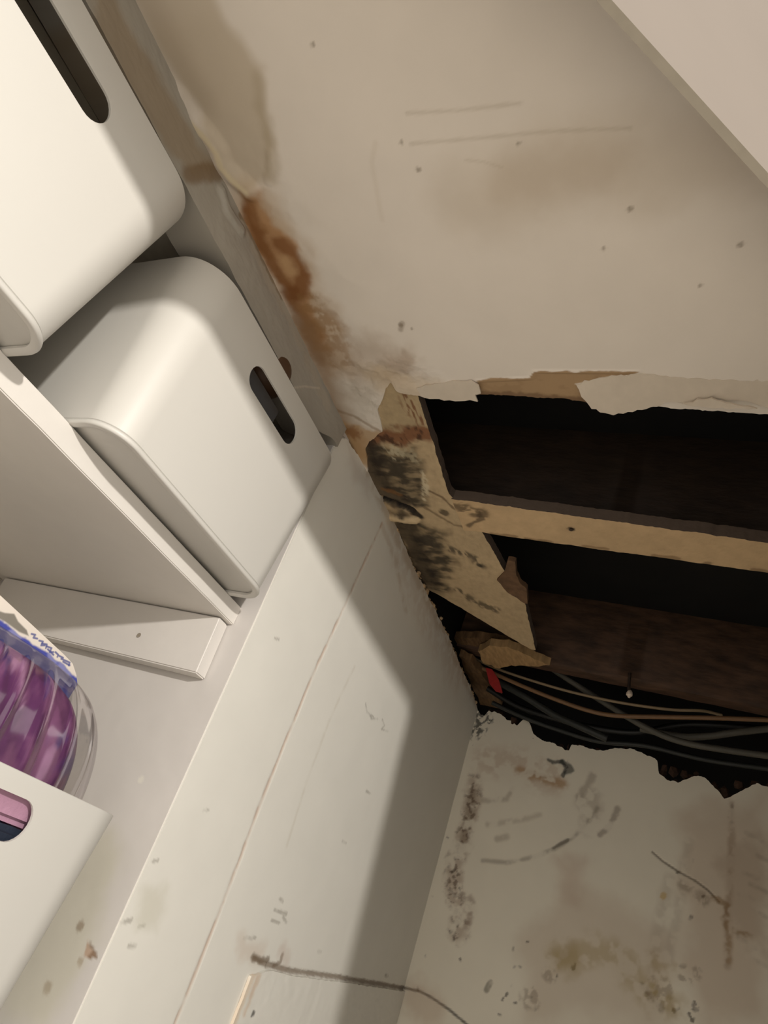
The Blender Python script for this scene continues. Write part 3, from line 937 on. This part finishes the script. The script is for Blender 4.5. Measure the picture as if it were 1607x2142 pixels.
# splintered brown bark-like piece on its edge
bm = bmesh.new()
spl = [(1062, 1172), (1078, 1176), (1080, 1205), (1088, 1220), (1102, 1232), (1104, 1262), (1090, 1258), (1062, 1240), (1040, 1212), (1056, 1196)]
P = [onz(u, v, 0.998) for u, v in spl]
vs_ = [bm.verts.new(wpt(q) - org) for q in P]
f = bm.faces.new(vs_)
bm.normal_update()
bmesh.ops.triangulate(bm, faces=[f])
bmesh.ops.subdivide_edges(bm, edges=bm.edges[:], cuts=2, use_grid_fill=True)
for v in bm.verts:
    v.co.z += (float(fbm(np.array([v.co.x]), np.array([v.co.y]), 60, 3)[0]) - 0.5) * 0.014
g = bmesh.ops.extrude_face_region(bm, geom=bm.faces[:])
for v in [e for e in g['geom'] if isinstance(e, bmesh.types.BMVert)]:
    v.co.z += 0.012
M['splint'] = mat('split_brown_wood', lin(104, 78, 56), rough=0.8, nscale=45, namp=0.4, bump=0.5, bscale=60)
spo = bm_obj('splinter', bm, M['splint'], plank_o)
spo['label'] = 'brown splintered piece on the edge of the board'

# broken offcut beyond the end of the board
def plank_poly(name, px, z, th, m, seed, loc=None, parent=None, amp=0.006):
    px, _ = ragged(px, [0] * len(px), seed + 40, 8, 2.0)
    P = [onz(u, v, z) for u, v in px]
    bm = bmesh.new()
    org = wpt(np.mean(P, 0)) if loc is None else loc
    f = bm.faces.new([bm.verts.new(wpt(q) - org) for q in P])
    bm.normal_update()
    bmesh.ops.triangulate(bm, faces=[f])
    bmesh.ops.subdivide_edges(bm, edges=bm.edges[:], cuts=1, use_grid_fill=True)
    for v in bm.verts:
        v.co.z += (float(fbm(np.array([v.co.x * 3 + seed]), np.array([v.co.y]), 14, seed)[0]) - 0.5) * amp
    g = bmesh.ops.extrude_face_region(bm, geom=bm.faces[:])
    for v in [e for e in g['geom'] if isinstance(e, bmesh.types.BMVert)]:
        v.co.z += th * H
    ob = bm_obj(name, bm, m, parent)
    ob.location = org if loc is None else (0, 0, 0)
    return ob


M['tan'] = mat('bare_tan_wood', lin(172, 140, 98), rough=0.85, nscale=25, namp=0.3, bump=0.4, bscale=60, stretch=(1, 4, 1))
M['tan2'] = mat('weathered_wood', lin(112, 86, 58), rough=0.85, nscale=25, namp=0.45, bump=0.6, bscale=60, stretch=(1, 4, 1))
tag(plank_poly('wood_offcut', [(1000, 1362), (1024, 1350), (1062, 1352), (1102, 1370), (1150, 1392), (1118, 1394), (1070, 1392), (1045, 1398), (1010, 1386)],
               1.03, 0.03, M['tan'], 4), 'pale broken offcut just beyond the split end of the mouldy board', 'wood scrap')
tag(plank_poly('wood_offcut', [(950, 1335), (1000, 1335), (1060, 1345), (1112, 1366), (1104, 1374), (1050, 1356), (1010, 1362), (960, 1352)],
               1.068, 0.03, M['tan2'], 5), 'dark split lath between the mouldy board and the pale offcut', 'wood scrap')
tag(plank_poly('wood_offcut', [(960, 1372), (985, 1382), (1020, 1428), (1050, 1470), (1046, 1490), (1010, 1482), (985, 1430)],
               1.02, 0.03, M['tan2'], 6), 'brown lath running down the wall corner beside the red tape', 'wood scrap')

# pale batten across the hole
e_up = [(938, 1043), (1000, 1052), (1100, 1064), (1250, 1086), (1400, 1107), (1607, 1136)]
e_lo = [(1005, 1112), (1060, 1122), (1130, 1133), (1250, 1148), (1400, 1169), (1607, 1198)]
U = np.array([trC(*q) for q in e_up])
Lw = np.array([trC(*q) for q in e_lo])
yy = np.linspace(-0.48, 0.655, 220)
cu = np.polyfit(U[:, 1], U[:, 0], 1)
cl = np.polyfit(Lw[:, 1], Lw[:, 0], 1)
st = np.linspace(0, 1, 40)
n1 = 0.006 * (fbm(yy, yy * 0 + 1, 40, 3) - 0.5) + 0.005 * (fbm(yy, yy * 0 + 1, 110, 5) - 0.5)
n3 = 0.006 * (fbm(yy, yy * 0 + 7, 40, 3) - 0.5)
GX = (np.polyval(cu, yy) + n1)[:, None] * (1 - st) + (np.polyval(cl, yy) + n3)[:, None] * st
GY = np.repeat(yy[:, None], 40, 1)
a, b = GX.ravel(), GY.ravel()
p = Paint(a, b, lin(206, 176, 136), trC)
p.mul(fbm(a, b, 14, 3), 0.8)
p.put(p.line([(960, 1060), (1010, 1075)], 0.012, 0.02, 0.015, 50, 4) * sstep(.4, .55, fbm(a, b * .4, 70, 5)), lin(96, 78, 56), 0.8)
p.put(p.line([(980, 1100), (1008, 1085), (1000, 1070)], 0.003, 0.006, 0.005, 70, 6), lin(84, 68, 48), 0.75)
p.put(p.spot((1195, 1107), 0.006, 0.004, 0.003), lin(50, 38, 28), 0.9)
p.put(p.spot((1480, 1180), 0.008, 0.006, 0.005), lin(120, 96, 68), 0.7)
for q in e_lo[1:]:
    p.put(p.line([(q[0] - 30, q[1] - 6), (q[0] + 20, q[1])], 0.003, 0.006, 0.006, 60), lin(120, 92, 60), 0.6)
p.h += 0.003 * (fbm(a, b, 30, 7) - 0.5)
bat = thing('ceiling_batten', wpt(np.array([1.4, 0.1, 1.0])), 'pale bare wood batten spanning the middle of the ceiling hole', 'batten')
org = np.array(bat.location)
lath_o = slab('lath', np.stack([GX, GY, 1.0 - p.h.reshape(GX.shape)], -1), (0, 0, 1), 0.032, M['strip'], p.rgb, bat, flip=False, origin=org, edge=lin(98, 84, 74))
ring = bm = bmesh.new()
q = wpt(onz(1195, 1107, 0.999)) - org
bmesh.ops.create_cone(bm, cap_ends=True, segments=12, radius1=0.004, radius2=0.003, depth=0.004, matrix=Matrix.Translation(Vector(q)))
M['rust'] = mat('rusty_nail', lin(56, 44, 36), rough=0.6, nscale=80, namp=0.4)
bm_obj('nail_head', bm, M['rust'], lath_o)


# dark joists above
def joist(x0, x1, z0, z1, y0, y1, label, skew=0.0, seed=1, m='oldwood'):
    c = wpt(np.array([(x0 + x1) / 2, (y0 + y1) / 2, z0]))
    bm = bmesh.new()
    n = 60
    prof = [(x0, z1), (x0, z0 + .012), (x0 + .008, z0), (x1 - .008, z0), (x1, z0 + .012), (x1, z1)]
    rows = []
    for i in range(n):
        y = y0 + (y1 - y0) * i / (n - 1)
        r = []
        for k, (x, z) in enumerate(prof):
            dz = 0.010 * (float(fbm(np.array([y * 1.0]), np.array([k * 3.1 + seed]), 12, seed)[0]) - 0.5)
            r.append(bm.verts.new(wpt(np.array([x + skew * (y1 - y) + dz, y, z + dz])) - c))
        rows.append(r)
    for i in range(n - 1):
        for k in range(len(prof)):
            j = (k + 1) % len(prof)
            bm.faces.new([rows[i][k], rows[i][j], rows[i + 1][j], rows[i + 1][k]])
    bm.faces.new(rows[0])
    bm.faces.new(rows[-1][::-1])
    o = bm_obj('floor_joist', bm, M[m], ang=50)
    o.location = c
    return tag(o, label, 'joist')


joist(2.31, 2.385, 1.06, 1.36, -0.48, 0.93, 'dark brown joist at the far side of the ceiling hole, above the loose cables', skew=0.065, seed=3, m='fardark')
joist(1.365, 1.45, 1.036, 1.36, -0.48, 0.93, 'dark joist resting over the pale batten in the ceiling hole', skew=0.07, seed=5)

# hanging screw with a blob of plaster
q = onx(1315, 1424, 2.345)
root = thing('screw', wpt(q + np.array([0, 0, 0.02])), 'rusty screw with a white plaster blob hanging under the far dark joist', 'screw')
org = np.array(root.location)
q2 = onx(1317, 1452, 2.345)
sh = newobj('shank', tube_mesh([wpt(q + np.array([0, 0, 0.03])) - org, wpt((q + q2) / 2) - org, wpt(q2) - org], 0.0045), M['rust'], root)
bm = bmesh.new()
bmesh.ops.create_uvsphere(bm, u_segments=16, v_segments=12, radius=1.0)
for v in bm.verts:
    n = np.array(v.co)
    s = 0.0085 * (1 + 0.35 * (float(fbm(np.array([n[0] * 1.2 + 3]), np.array([n[1] * 1.2 + n[2]]), 1.5, 5)[0]) - 0.5))
    tip = 0.45 if n[2] < -0.3 else 1.0
    v.co = Vector(n * s * np.array([tip ** .5, tip ** .5, 1.35]) + wpt(q2) - org)
M['plasterw'] = mat('white_plaster', lin(226, 208, 190), rough=0.5, nscale=100, namp=0.15)
bl = bm_obj('plaster_blob', bm, M['plasterw'], root)
bl['label'] = 'white plaster blob'

# ------------------------------------------------------------------ cables in the hole
def cable(px, rad, m, label, group=None, name='cable', rads=None):
    pts = [wpt(onx(u, v, x)) for u, v, x in px]
    c = pts[len(pts) // 2]
    me = tube_mesh([q - c for q in pts], rad, rads=rads)
    o = newobj(name, me, m)
    o.location = c
    return tag(o, label, 'cable', group)


M['cream'] = mat('cream_cable', lin(150, 130, 102), rough=0.5, namp=0.05)
M['tanc'] = mat('tan_cable', lin(126, 96, 68), rough=0.5, namp=0.08)
M['grey'] = mat('grey_cable', lin(84, 81, 73), rough=0.5, namp=0.1)
M['dgrey'] = mat('dark_grey_cable', lin(40, 42, 40), rough=0.5, namp=0.15)
M['blk'] = mat('black_cable', lin(20, 20, 19), rough=0.45, namp=0.15)
cable([(985, 1373, 2.44), (1020, 1390, 2.45), (1065, 1408, 2.45), (1140, 1432, 2.44), (1210, 1451, 2.45), (1300, 1470, 2.45), (1400, 1484, 2.45), (1470, 1487, 2.46), (1510, 1496, 2.5)],
      0.0042, M['cream'], 'thin cream cable sagging just under the far dark joist')
cable([(1010, 1398, 2.43), (1050, 1416, 2.43), (1100, 1438, 2.43), (1160, 1462, 2.43), (1230, 1486, 2.43), (1290, 1497, 2.43), (1400, 1500, 2.43), (1500, 1502, 2.43), (1660, 1508, 2.43)],
      0.0062, M['tanc'], 'tan cable running level below the thin cream cable')
cable([(1120, 1370, 2.46), (1160, 1402, 2.47), (1230, 1448, 2.48), (1300, 1492, 2.48), (1360, 1526, 2.48), (1420, 1550, 2.48), (1500, 1566, 2.48), (1660, 1588, 2.48)],
      0.0088, M['grey'], 'thick grey cable falling diagonally behind the tan cable')
cable([(1340, 1524, 2.53), (1420, 1540, 2.52), (1480, 1540, 2.51), (1540, 1532, 2.50), (1607, 1524, 2.5), (1660, 1515, 2.5)], 0.0095, M['grey'],
      'short grey cable curving up between the tan and the diagonal grey cables')
cable([(1040, 1425, 2.46), (1100, 1458, 2.46), (1160, 1495, 2.47), (1215, 1520, 2.47), (1270, 1545, 2.48)], 0.0105, M['dgrey'],
      'dark grey cable stub below the tan cable near the wall corner')
cable([(1020, 1440, 2.53), (1080, 1476, 2.55), (1150, 1500, 2.55), (1230, 1520, 2.55), (1330, 1532, 2.56), (1450, 1515, 2.56), (1660, 1530, 2.56)], 0.009, M['blk'],
      'black cable lowest of the bundle, close over the broken wall top')
cable([(1030, 1470, 2.55), (1090, 1498, 2.56), (1160, 1524, 2.57), (1250, 1550, 2.57), (1350, 1560, 2.57), (1480, 1590, 2.57), (1660, 1615, 2.57)], 0.007, M['dgrey'],
      'dark cable skimming the broken wall top from corner to right edge')

# scrap of red tape
q = [onx(u, v, 2.40) for u, v in ((1016, 1396), (1030, 1400), (1044, 1422), (1052, 1450), (1038, 1447), (1024, 1430))]
bm = bmesh.new()
c = wpt(np.mean(q, 0))
f = bm.faces.new([bm.verts.new(wpt(k) - c) for k in q])
bm.normal_update()
bmesh.ops.triangulate(bm, faces=[f])
g = bmesh.ops.extrude_face_region(bm, geom=bm.faces[:])
for v in [e for e in g['geom'] if isinstance(e, bmesh.types.BMVert)]:
    v.co += Vector((0.006, 0.002, 0.002))
bmesh.ops.bevel(bm, geom=bm.edges[:], offset=0.0012, segments=2, affect='EDGES')
M['red'] = mat('red_tape', lin(162, 44, 44), rough=0.5, namp=0.15, nscale=80)
ro = bm_obj('tape_scrap', bm, M['red'])
ro.location = c
tag(ro, 'scrap of red tape on the wiring by the wall corner of the ceiling hole', 'tape')

# ------------------------------------------------------------------ shelf, batten, lower shelf
SY = 0.922
SZT, SZB = 0.486, 0.444


def shelf_obj(name, x0, zt, zb, y0, y1, label):
    xr_t, xr_b = SX(zt) - 0.002, SX(zb) - 0.002
    c = wpt(np.array([(x0 + xr_t) / 2, (y0 + y1) / 2, zb]))
    bm = bmesh.new()
    vs_ = box_bm(bm, wpt(np.array([x0, y0, zb])) - c, wpt(np.array([xr_b, y1, zt])) - c)
    long_ = [e for e in bm.edges if abs((e.verts[0].co - e.verts[1].co).x) > 0.5]
    bmesh.ops.subdivide_edges(bm, edges=long_, cuts=60, use_grid_fill=True)
    ed = [e for e in bm.edges if len(e.link_faces) == 2 and e.calc_face_angle(0) > 0.5]
    bmesh.ops.bevel(bm, geom=ed, offset=0.0016, segments=2, affect='EDGES')
    for v in bm.verts:
        v.co.z += 0.0014 * (float(fbm(np.array([v.co.x]), np.array([v.co.z * 3]), 18, 5)[0]) - 0.5)
        v.co.y += 0.0016 * (float(fbm(np.array([v.co.x + 9]), np.array([v.co.z * 3]), 22, 5)[0]) - 0.5)
    o = bm_obj(name, bm, M['shelf'])
    o.location = c
    return tag(o, label, 'shelf')


shelf_obj('shelf', -1.075, SZT, SZB, SY, 1.70, 'white painted shelf carrying the two upper white bins')
LZT = 0.035 - 0.379 - 0.004
shelf_obj('shelf', -1.075, LZT, LZT - 0.042, SY, 1.70, 'white shelf under the lowest bin, the one holding the purple package')


def batten(y0, y1, zt, zb, th, label):
    c = wpt(np.array([SX(zt) - th / 2, y0, zb]))
    bm = bmesh.new()
    P = []
    for y in (y0, y1):
        for z, k in ((zt, 1), (zt, 0), (zb, 0), (zb, 1)):
            P.append(bm.verts.new(wpt(np.array([SX(z) - 0.0035 - th * k, y - (0.006 if z == zb else 0), z])) - c))
    for q in ((0, 1, 2, 3), (7, 6, 5, 4), (0, 4, 5, 1), (1, 5, 6, 2), (2, 6, 7, 3), (3, 7, 4, 0)):
        bm.faces.new([P[i] for i in q])
    bmesh.ops.bevel(bm, geom=bm.edges[:], offset=0.0022, segments=3, affect='EDGES')
    root = thing('shelf_batten', c, label, 'batten')
    return bm_obj('bar', bm, M['batten'], root), c


bt, c = batten(0.934, 1.66, SZB - 0.003, 0.318, 0.034, 'white painted batten on the alcove side wall, under the end of the upper shelf')
# sunk screw hole with a dab of filler
q = onplane(291, 1329, np.array([SX(0.38) - 0.0378, 0, 0.38]), SN)
bm = bmesh.new()
bmesh.ops.create_cone(bm, cap_ends=True, segments=16, radius1=0.0042, radius2=0.0030, depth=0.002,
                      matrix=Matrix.Translation(Vector(wpt(q) - c)) @ Matrix.Rotation(math.pi / 2, 4, 'Y'))
M['screwm'] = mat('painted_over_screw', lin(150, 140, 126), rough=0.5, nscale=80, namp=0.3)
bm_obj('screw_head', bm, M['screwm'], bt)
bt2, c2 = batten(0.934, 1.66, LZT - 0.045, LZT - 0.17, 0.034, 'white painted batten under the end of the lowest shelf')

# ------------------------------------------------------------------ storage bins
BH = 0.379


def rr(xl, xr, yf, yb, r, n=10):
    out = []
    for cx, cy, a0 in ((xr - r, yf + r, -90), (xr - r, yb - r, 0), (xl + r, yb - r, 90), (xl + r, yf + r, 180)):
        for k in range(n + 1):
            t = math.radians(a0 + 90 * k / n)
            out.append((cx + r * math.cos(t), cy + r * math.sin(t)))
    return out


def bin_obj(loc, label, hz=0.302):
    """white bin; local frame: x along the front, y into the alcove, z up; units = scene units"""
    root = thing('storage_bin', wpt(np.array(loc)), label, 'storage bin', 'white storage bins on the shelves')
    DB = 0.50

    def lvl(z, off):
        t = z / BH
        hl = 0.250 + 0.044 * t + off
        hr = 0.258 + 0.036 * t + off
        return [(x, y, z) for x, y in rr(-hl, hr, -0.004 * t - off, DB + 0.012 * t + off, 0.060 + 0.026 * t + off, 12)]

    T = 0.0040
    loops = [lvl(0.008, -0.006), lvl(0.0105, -0.0022), lvl(0.0125, 0.0)] + [lvl(z, 0.0) for z in np.linspace(0.05, BH - 0.003, 6)] + \
            [lvl(BH - 0.0008, -0.0006), lvl(BH, -T * .5), lvl(BH - 0.0008, -T + 0.0006)] + \
            [lvl(z, -T) for z in np.linspace(BH - 0.003, 0.022, 5)]
    bm = bmesh.new()
    L = [[bm.verts.new(Vector(q) * H) for q in lp] for lp in loops]
    n = len(L[0])
    for a_, b_ in zip(L[:-1], L[1:]):
        for k in range(n):
            bm.faces.new([a_[k], a_[(k + 1) % n], b_[(k + 1) % n], b_[k]])
    bm.faces.new(L[0][::-1])
    bm.faces.new(L[-1])
    o = bm_obj('body', bm, M['bin'], root)
    # grip cut through the front and the back wall
    bm = bmesh.new()
    hw, hh = 0.096, 0.0275
    for y0, y1 in ((-0.03, 0.03), (DB - 0.03, DB + 0.04)):
        ring_ = []
        for cx, a0 in ((hw - hh, -90), (-hw + hh, 90)):
            for k in range(13):
                t = math.radians(a0 + 180 * k / 12)
                ring_.append((cx + 0.004 + hh * math.cos(t), hz + hh * math.sin(t)))
        fa = [bm.verts.new(Vector((x, y0, z)) * H) for x, z in ring_]
        fb = [bm.verts.new(Vector((x, y1, z)) * H) for x, z in ring_]
        bm.faces.new(fa)
        bm.faces.new(fb[::-1])
        for k in range(len(fa)):
            j = (k + 1) % len(fa)
            bm.faces.new([fa[k], fb[k], fb[j], fa[j]])
    cut = bm_obj('cutter', bm, M['bin'], root)
    md = o.modifiers.new('grip', 'BOOLEAN')
    md.object = cut
    md.operation = 'DIFFERENCE'
    md.solver = 'EXACT'
    bpy.context.view_layer.update()
    dg = bpy.context.evaluated_depsgraph_get()
    me = bpy.data.meshes.new_from_object(o.evaluated_get(dg))
    o.modifiers.clear()
    o.data = me
    smooth(me, 32)
    bpy.data.objects.remove(cut)
    # foot bead round the base
    bm = bmesh.new()
    prof = [(0.002, -0.010), (0.0, -0.006), (0.0002, 0.001), (0.0015, 0.0034), (0.0050, 0.0046), (0.0085, 0.0036), (0.0100, 0.0012), (0.0100, -0.004), (0.007, -0.010)]
    L = [[bm.verts.new(Vector(q) * H) for q in [(x, y, z) for x, y, _ in lvl(0.006, off)]] for z, off in prof]
    n = len(L[0])
    for i in range(len(L)):
        a_, b_ = L[i], L[(i + 1) % len(L)]
        for k in range(n):
            bm.faces.new([a_[k], a_[(k + 1) % n], b_[(k + 1) % n], b_[k]])
    bm_obj('foot_rim', bm, M['bin'], root, ang=50)
    return root


BX, BY = 0.752, 0.828
bin_obj((BX, BY, SZT), 'upper shelf white bin nearest the face wall, brown ball poking over its rim')
bin_obj((BX - 0.645, BY - 0.010, SZT), 'upper shelf white bin with an empty grip hole, farthest from the face wall')
B3 = (BX - 0.088, BY, LZT)
bin_obj(B3, 'white bin on the lowest shelf holding the clear purple package', hz=0.324)

# ------------------------------------------------------------------ things inside the bins
M['brownb'] = mat('dark_brown_ball', lin(84, 60, 42), rough=0.5, nscale=15, namp=0.2)
M['boxgrey'] = mat('dark_grey_box', lin(92, 92, 94), rough=0.6, namp=0.08)
M['pink'] = mat('pink_cloth', lin(178, 136, 158), rough=0.8, namp=0.06, bump=0.3, bscale=300)
M['navy'] = mat('navy_cloth', lin(34, 42, 58), rough=0.8, namp=0.1, bump=0.3, bscale=300)
cz = ony(545, 785, 0.915)
br = 0.062
cz = np.array([cz[0], 0.915, cz[2] + 0.013])
gz = cz[2] - br
b0 = SZT + 0.024
gb = box_obj('box', (-0.20 * H, -0.05 * H, 0), (0.06 * H, 0.12 * H, (gz - b0) * H), M['boxgrey'], bev=0.004)
gb.location = wpt(np.array([cz[0], cz[1] + 0.005, b0]))
tag(gb, 'dark grey box under the brown ball, seen through a grip hole', 'box')
bm = bmesh.new()
bmesh.ops.create_uvsphere(bm, u_segments=40, v_segments=24, radius=br * H)
bo = bm_obj('ball', bm, M['brownb'])
bo.location = wpt(cz)
tag(bo, 'dark brown ball showing over the rim of an upper shelf bin', 'ball')


def folded_cloth(name, loc, sx_, sy_, sz_, m, label, seed, folds=3):
    bm = bmesh.new()
    bmesh.ops.create_cube(bm, size=1.0)
    for v in bm.verts:
        v.co = Vector((v.co.x * sx_, v.co.y * sy_, (v.co.z + .5) * sz_)) * H
    bmesh.ops.bevel(bm, geom=bm.edges[:], offset=min(0.009, sz_ * 0.3) * H, segments=5, affect='EDGES')
    bmesh.ops.subdivide_edges(bm, edges=[e for e in bm.edges if e.calc_length() > 0.02], cuts=8, use_grid_fill=True)
    for v in bm.verts:
        n = float(fbm(np.array([v.co.x * 20 + seed]), np.array([v.co.y * 20]), 1.4, seed)[0]) - 0.5
        v.co.y += 0.005 * n
        if v.co.z > 0.004:
            v.co.y += 0.0015 * math.sin(v.co.z / (sz_ * H) * math.pi * 2 * folds)
            v.co.z += 0.006 * n * (v.co.z / (sz_ * H))
    o = bm_obj(name, bm, m, ang=70)
    o.location = wpt(np.array(loc))
    return tag(o, label, 'cloth')


f0 = LZT + 0.024
folded_cloth('folded_cloth', (B3[0] + 0.0, BY + 0.024, f0), 0.36, 0.026, 0.290, M['navy'], 'dark navy cloth low in the grip hole of the lowest bin', 3)
folded_cloth('folded_cloth', (B3[0] + 0.0, BY + 0.024, f0 + 0.2935), 0.36, 0.026, 0.054, M['pink'], 'pink folded cloth at the top of the grip hole of the lowest bin', 9, 1)

# ------------------------------------------------------------------ purple package: backing card, clear ribbed blister, contents
PK = np.array([0.67, 0.94, LZT + 0.024])
pk = thing('toy_package', wpt(PK), 'clear ribbed blister package with purple contents and white and blue card', 'package')


def pkl(x, y, z):
    return Vector(((x - PK[0]) * H, (y - PK[1]) * H, (z - PK[2]) * H))


# card with rounded top corner, hang slot and blue print
CYP = 0.955
trK = lambda u, v: tuple(ony(u, v, CYP)[[0, 2]])
ctop = [trK(0, 1245), trK(135, 1370), trK(152, 1388), trK(160, 1412), trK(162, 1432)]
xr = ctop[-1][0]
ku = np.linspace(0.43, xr, 300)
kx = [0.2] + [q[0] for q in ctop]
slope = (ctop[1][1] - ctop[0][1]) / (ctop[1][0] - ctop[0][0])
kz = [ctop[0][1] - slope * (ctop[0][0] - 0.2)] + [q[1] for q in ctop]
ksl = 1 - np.linspace(1, 0, 200) ** 2.6
KX = np.repeat(ku[:, None], 200, 1)
zt = np.interp(ku, kx, kz)
KZ = LZT + 0.026 + (zt - LZT - 0.026)[:, None] * ksl[None]
a, b = KX.ravel(), KZ.ravel()
p = Paint(a, b, lin(226, 216, 204), trK)
blue = p.poly([(-900, 900), (-80, 1230), (10, 1303), (60, 1338), (110, 1376), (158, 1414), (400, 1600), (100, 4600), (-2900, 4000)], 0.002, 0.004, 60, 3)
p.put(blue, lin(74, 80, 160), 1)
p.put(blue * sstep(.5, .6, fbm(a, b, 24, 4)), lin(150, 150, 190), 0.7)
slot = p.poly([(-20, 1272), (10, 1282), (30, 1284), (38, 1300), (56, 1318), (60, 1330), (40, 1322), (10, 1300), (-20, 1285)], 0.0015)
p.put(slot, lin(132, 126, 116), 1)
for k, sg in enumerate(([(66, 1326), (74, 1328), (70, 1334), (78, 1336)], [(82, 1340), (90, 1342), (86, 1350), (94, 1350)], [(88, 1346), (98, 1348), (96, 1356)],
                        [(98, 1352), (108, 1356), (104, 1364), (112, 1364)], [(116, 1364), (122, 1370), (120, 1374)], [(124, 1372), (132, 1376)],
                        [(128, 1378), (146, 1386), (144, 1392)], [(132, 1384), (146, 1392)], [(100, 1358), (112, 1370)])):
    p.put(p.line(sg, 0.0009, 0.0012), lin(70, 78, 140), 0.85)
cd = np.stack([KX, np.full(KX.shape, CYP), KZ], -1)
M['card'] = mat('printed_card', rough=0.45, attr=True, namp=0.01)
ko = slab('card', cd, (0, 1, 0), 0.004, M['card'], p.rgb, pk, flip=True, origin=np.array(pk.location))
ko['label'] = 'white card with blue print'

M['clear'] = bpy.data.materials.new('clear_blister')
M['clear'].use_nodes = True
nt = M['clear'].node_tree
nt.nodes.clear()
ou = nt.nodes.new('ShaderNodeOutputMaterial')
mx = nt.nodes.new('ShaderNodeMixShader')
tr_ = nt.nodes.new('ShaderNodeBsdfTransparent')
tr_.inputs[0].default_value = (0.93, 0.92, 0.93, 1)
gl = nt.nodes.new('ShaderNodeBsdfGlossy')
gl.inputs['Roughness'].default_value = 0.08
gl.inputs['Color'].default_value = (0.95, 0.94, 0.94, 1)
lw = nt.nodes.new('ShaderNodeLayerWeight')
lw.inputs[0].default_value = 0.25
ma = nt.nodes.new('ShaderNodeMath')
ma.operation = 'MULTIPLY_ADD'
ma.inputs[1].default_value = 0.40
ma.inputs[2].default_value = 0.04
nt.links.new(lw.outputs['Fresnel'], ma.inputs[0])
nt.links.new(ma.outputs[0], mx.inputs[0])
nt.links.new(tr_.outputs[0], mx.inputs[1])
nt.links.new(gl.outputs[0], mx.inputs[2])
nt.links.new(mx.outputs[0], ou.inputs['Surface'])


def dome(name, cx, cz_, rx, rz, depth, m, ribs, ribh, y0, nu=120, nv=60, noise=0.0, pw=2.4, colr=None):
    """front-bulging shell on the card; u across, v up"""
    V, C = [], []
    for j in range(nv + 1):
        v = -1 + 2 * j / nv
        for i in range(nu + 1):
            u = -1 + 2 * i / nu
            # disc mapping of the square
            x = u * math.sqrt(1 - v * v / 2)
            z = v * math.sqrt(1 - u * u / 2)
            r2 = min(1.0, x * x + z * z)
            rr_ = math.hypot(x, z) + 1e-9
            kk = 1.0 if rr_ < 1e-6 else 1 / (abs(x / rr_) ** 3.0 + abs(z / rr_) ** 3.0) ** (1 / 3.0)
            x, z = x * kk, z * kk
            y = (1 - r2 ** (pw / 2)) ** (1 / pw)
            rb = ribh * (0.5 + 0.5 * math.cos(u * ribs * math.pi)) ** 6 * (1 - r2) ** 0.3 if ribs else 0
            nn = noise * (float(vnoise(np.array([u * 6 + 11]), np.array([v * 3 + u * 4]), 5)[0]) - .5) if noise else 0
            V.append(pkl(cx + rx * x, y0 - (depth + nn) * y - rb, cz_ + rz * z))
            C.append((u, v))
    F = []
    for j in range(nv):
        for i in range(nu):
            k = j * (nu + 1) + i
            F.append((k, k + 1, k + nu + 2, k + nu + 1))
    cc = None if colr is None else colr(np.array(C))
    me = mesh_from(V, F, cc, ang=80)
    o = newobj(name, me, m, pk)
    return o


def purple(uv):
    u, v = uv[:, 0], uv[:, 1]
    n = fbm(u * 3 + v * 1.5, v * 1.2 - u, 2.2, 5)
    n2_ = fbm(u * 4 - v * 2, v * 1.5, 2.0, 15)
    c = np.tile(lin(158, 104, 144), (len(u), 1))
    m1_ = sstep(.45, .62, n)[:, None]
    c = c * (1 - m1_) + lin(122, 70, 118) * m1_
    m2_ = sstep(.52, .66, n2_)[:, None]
    c = c * (1 - m2_) + lin(100, 78, 140) * m2_
    m3_ = sstep(.6, .7, fbm(u * 5, v * 2 + 4, 2.0, 25))[:, None]
    c = c * (1 - m3_) + lin(200, 152, 188) * m3_
    return c


M['purple'] = mat('purple_contents', rough=0.5, attr=True, namp=0.1, nscale=60)
dome('contents', 0.665, -0.066, 0.240, 0.243, 0.050, M['purple'], 0, 0, CYP - 0.004, 80, 50, noise=0.03, colr=purple)
bl = dome('blister', 0.680, -0.062, 0.266, 0.257, 0.074, M['clear'], 8, 0.005, CYP - 0.002, 170, 70)
sol = bl.modifiers.new('shell', 'SOLIDIFY')
sol.thickness = 0.0006
bl['label'] = 'clear ribbed plastic blister'
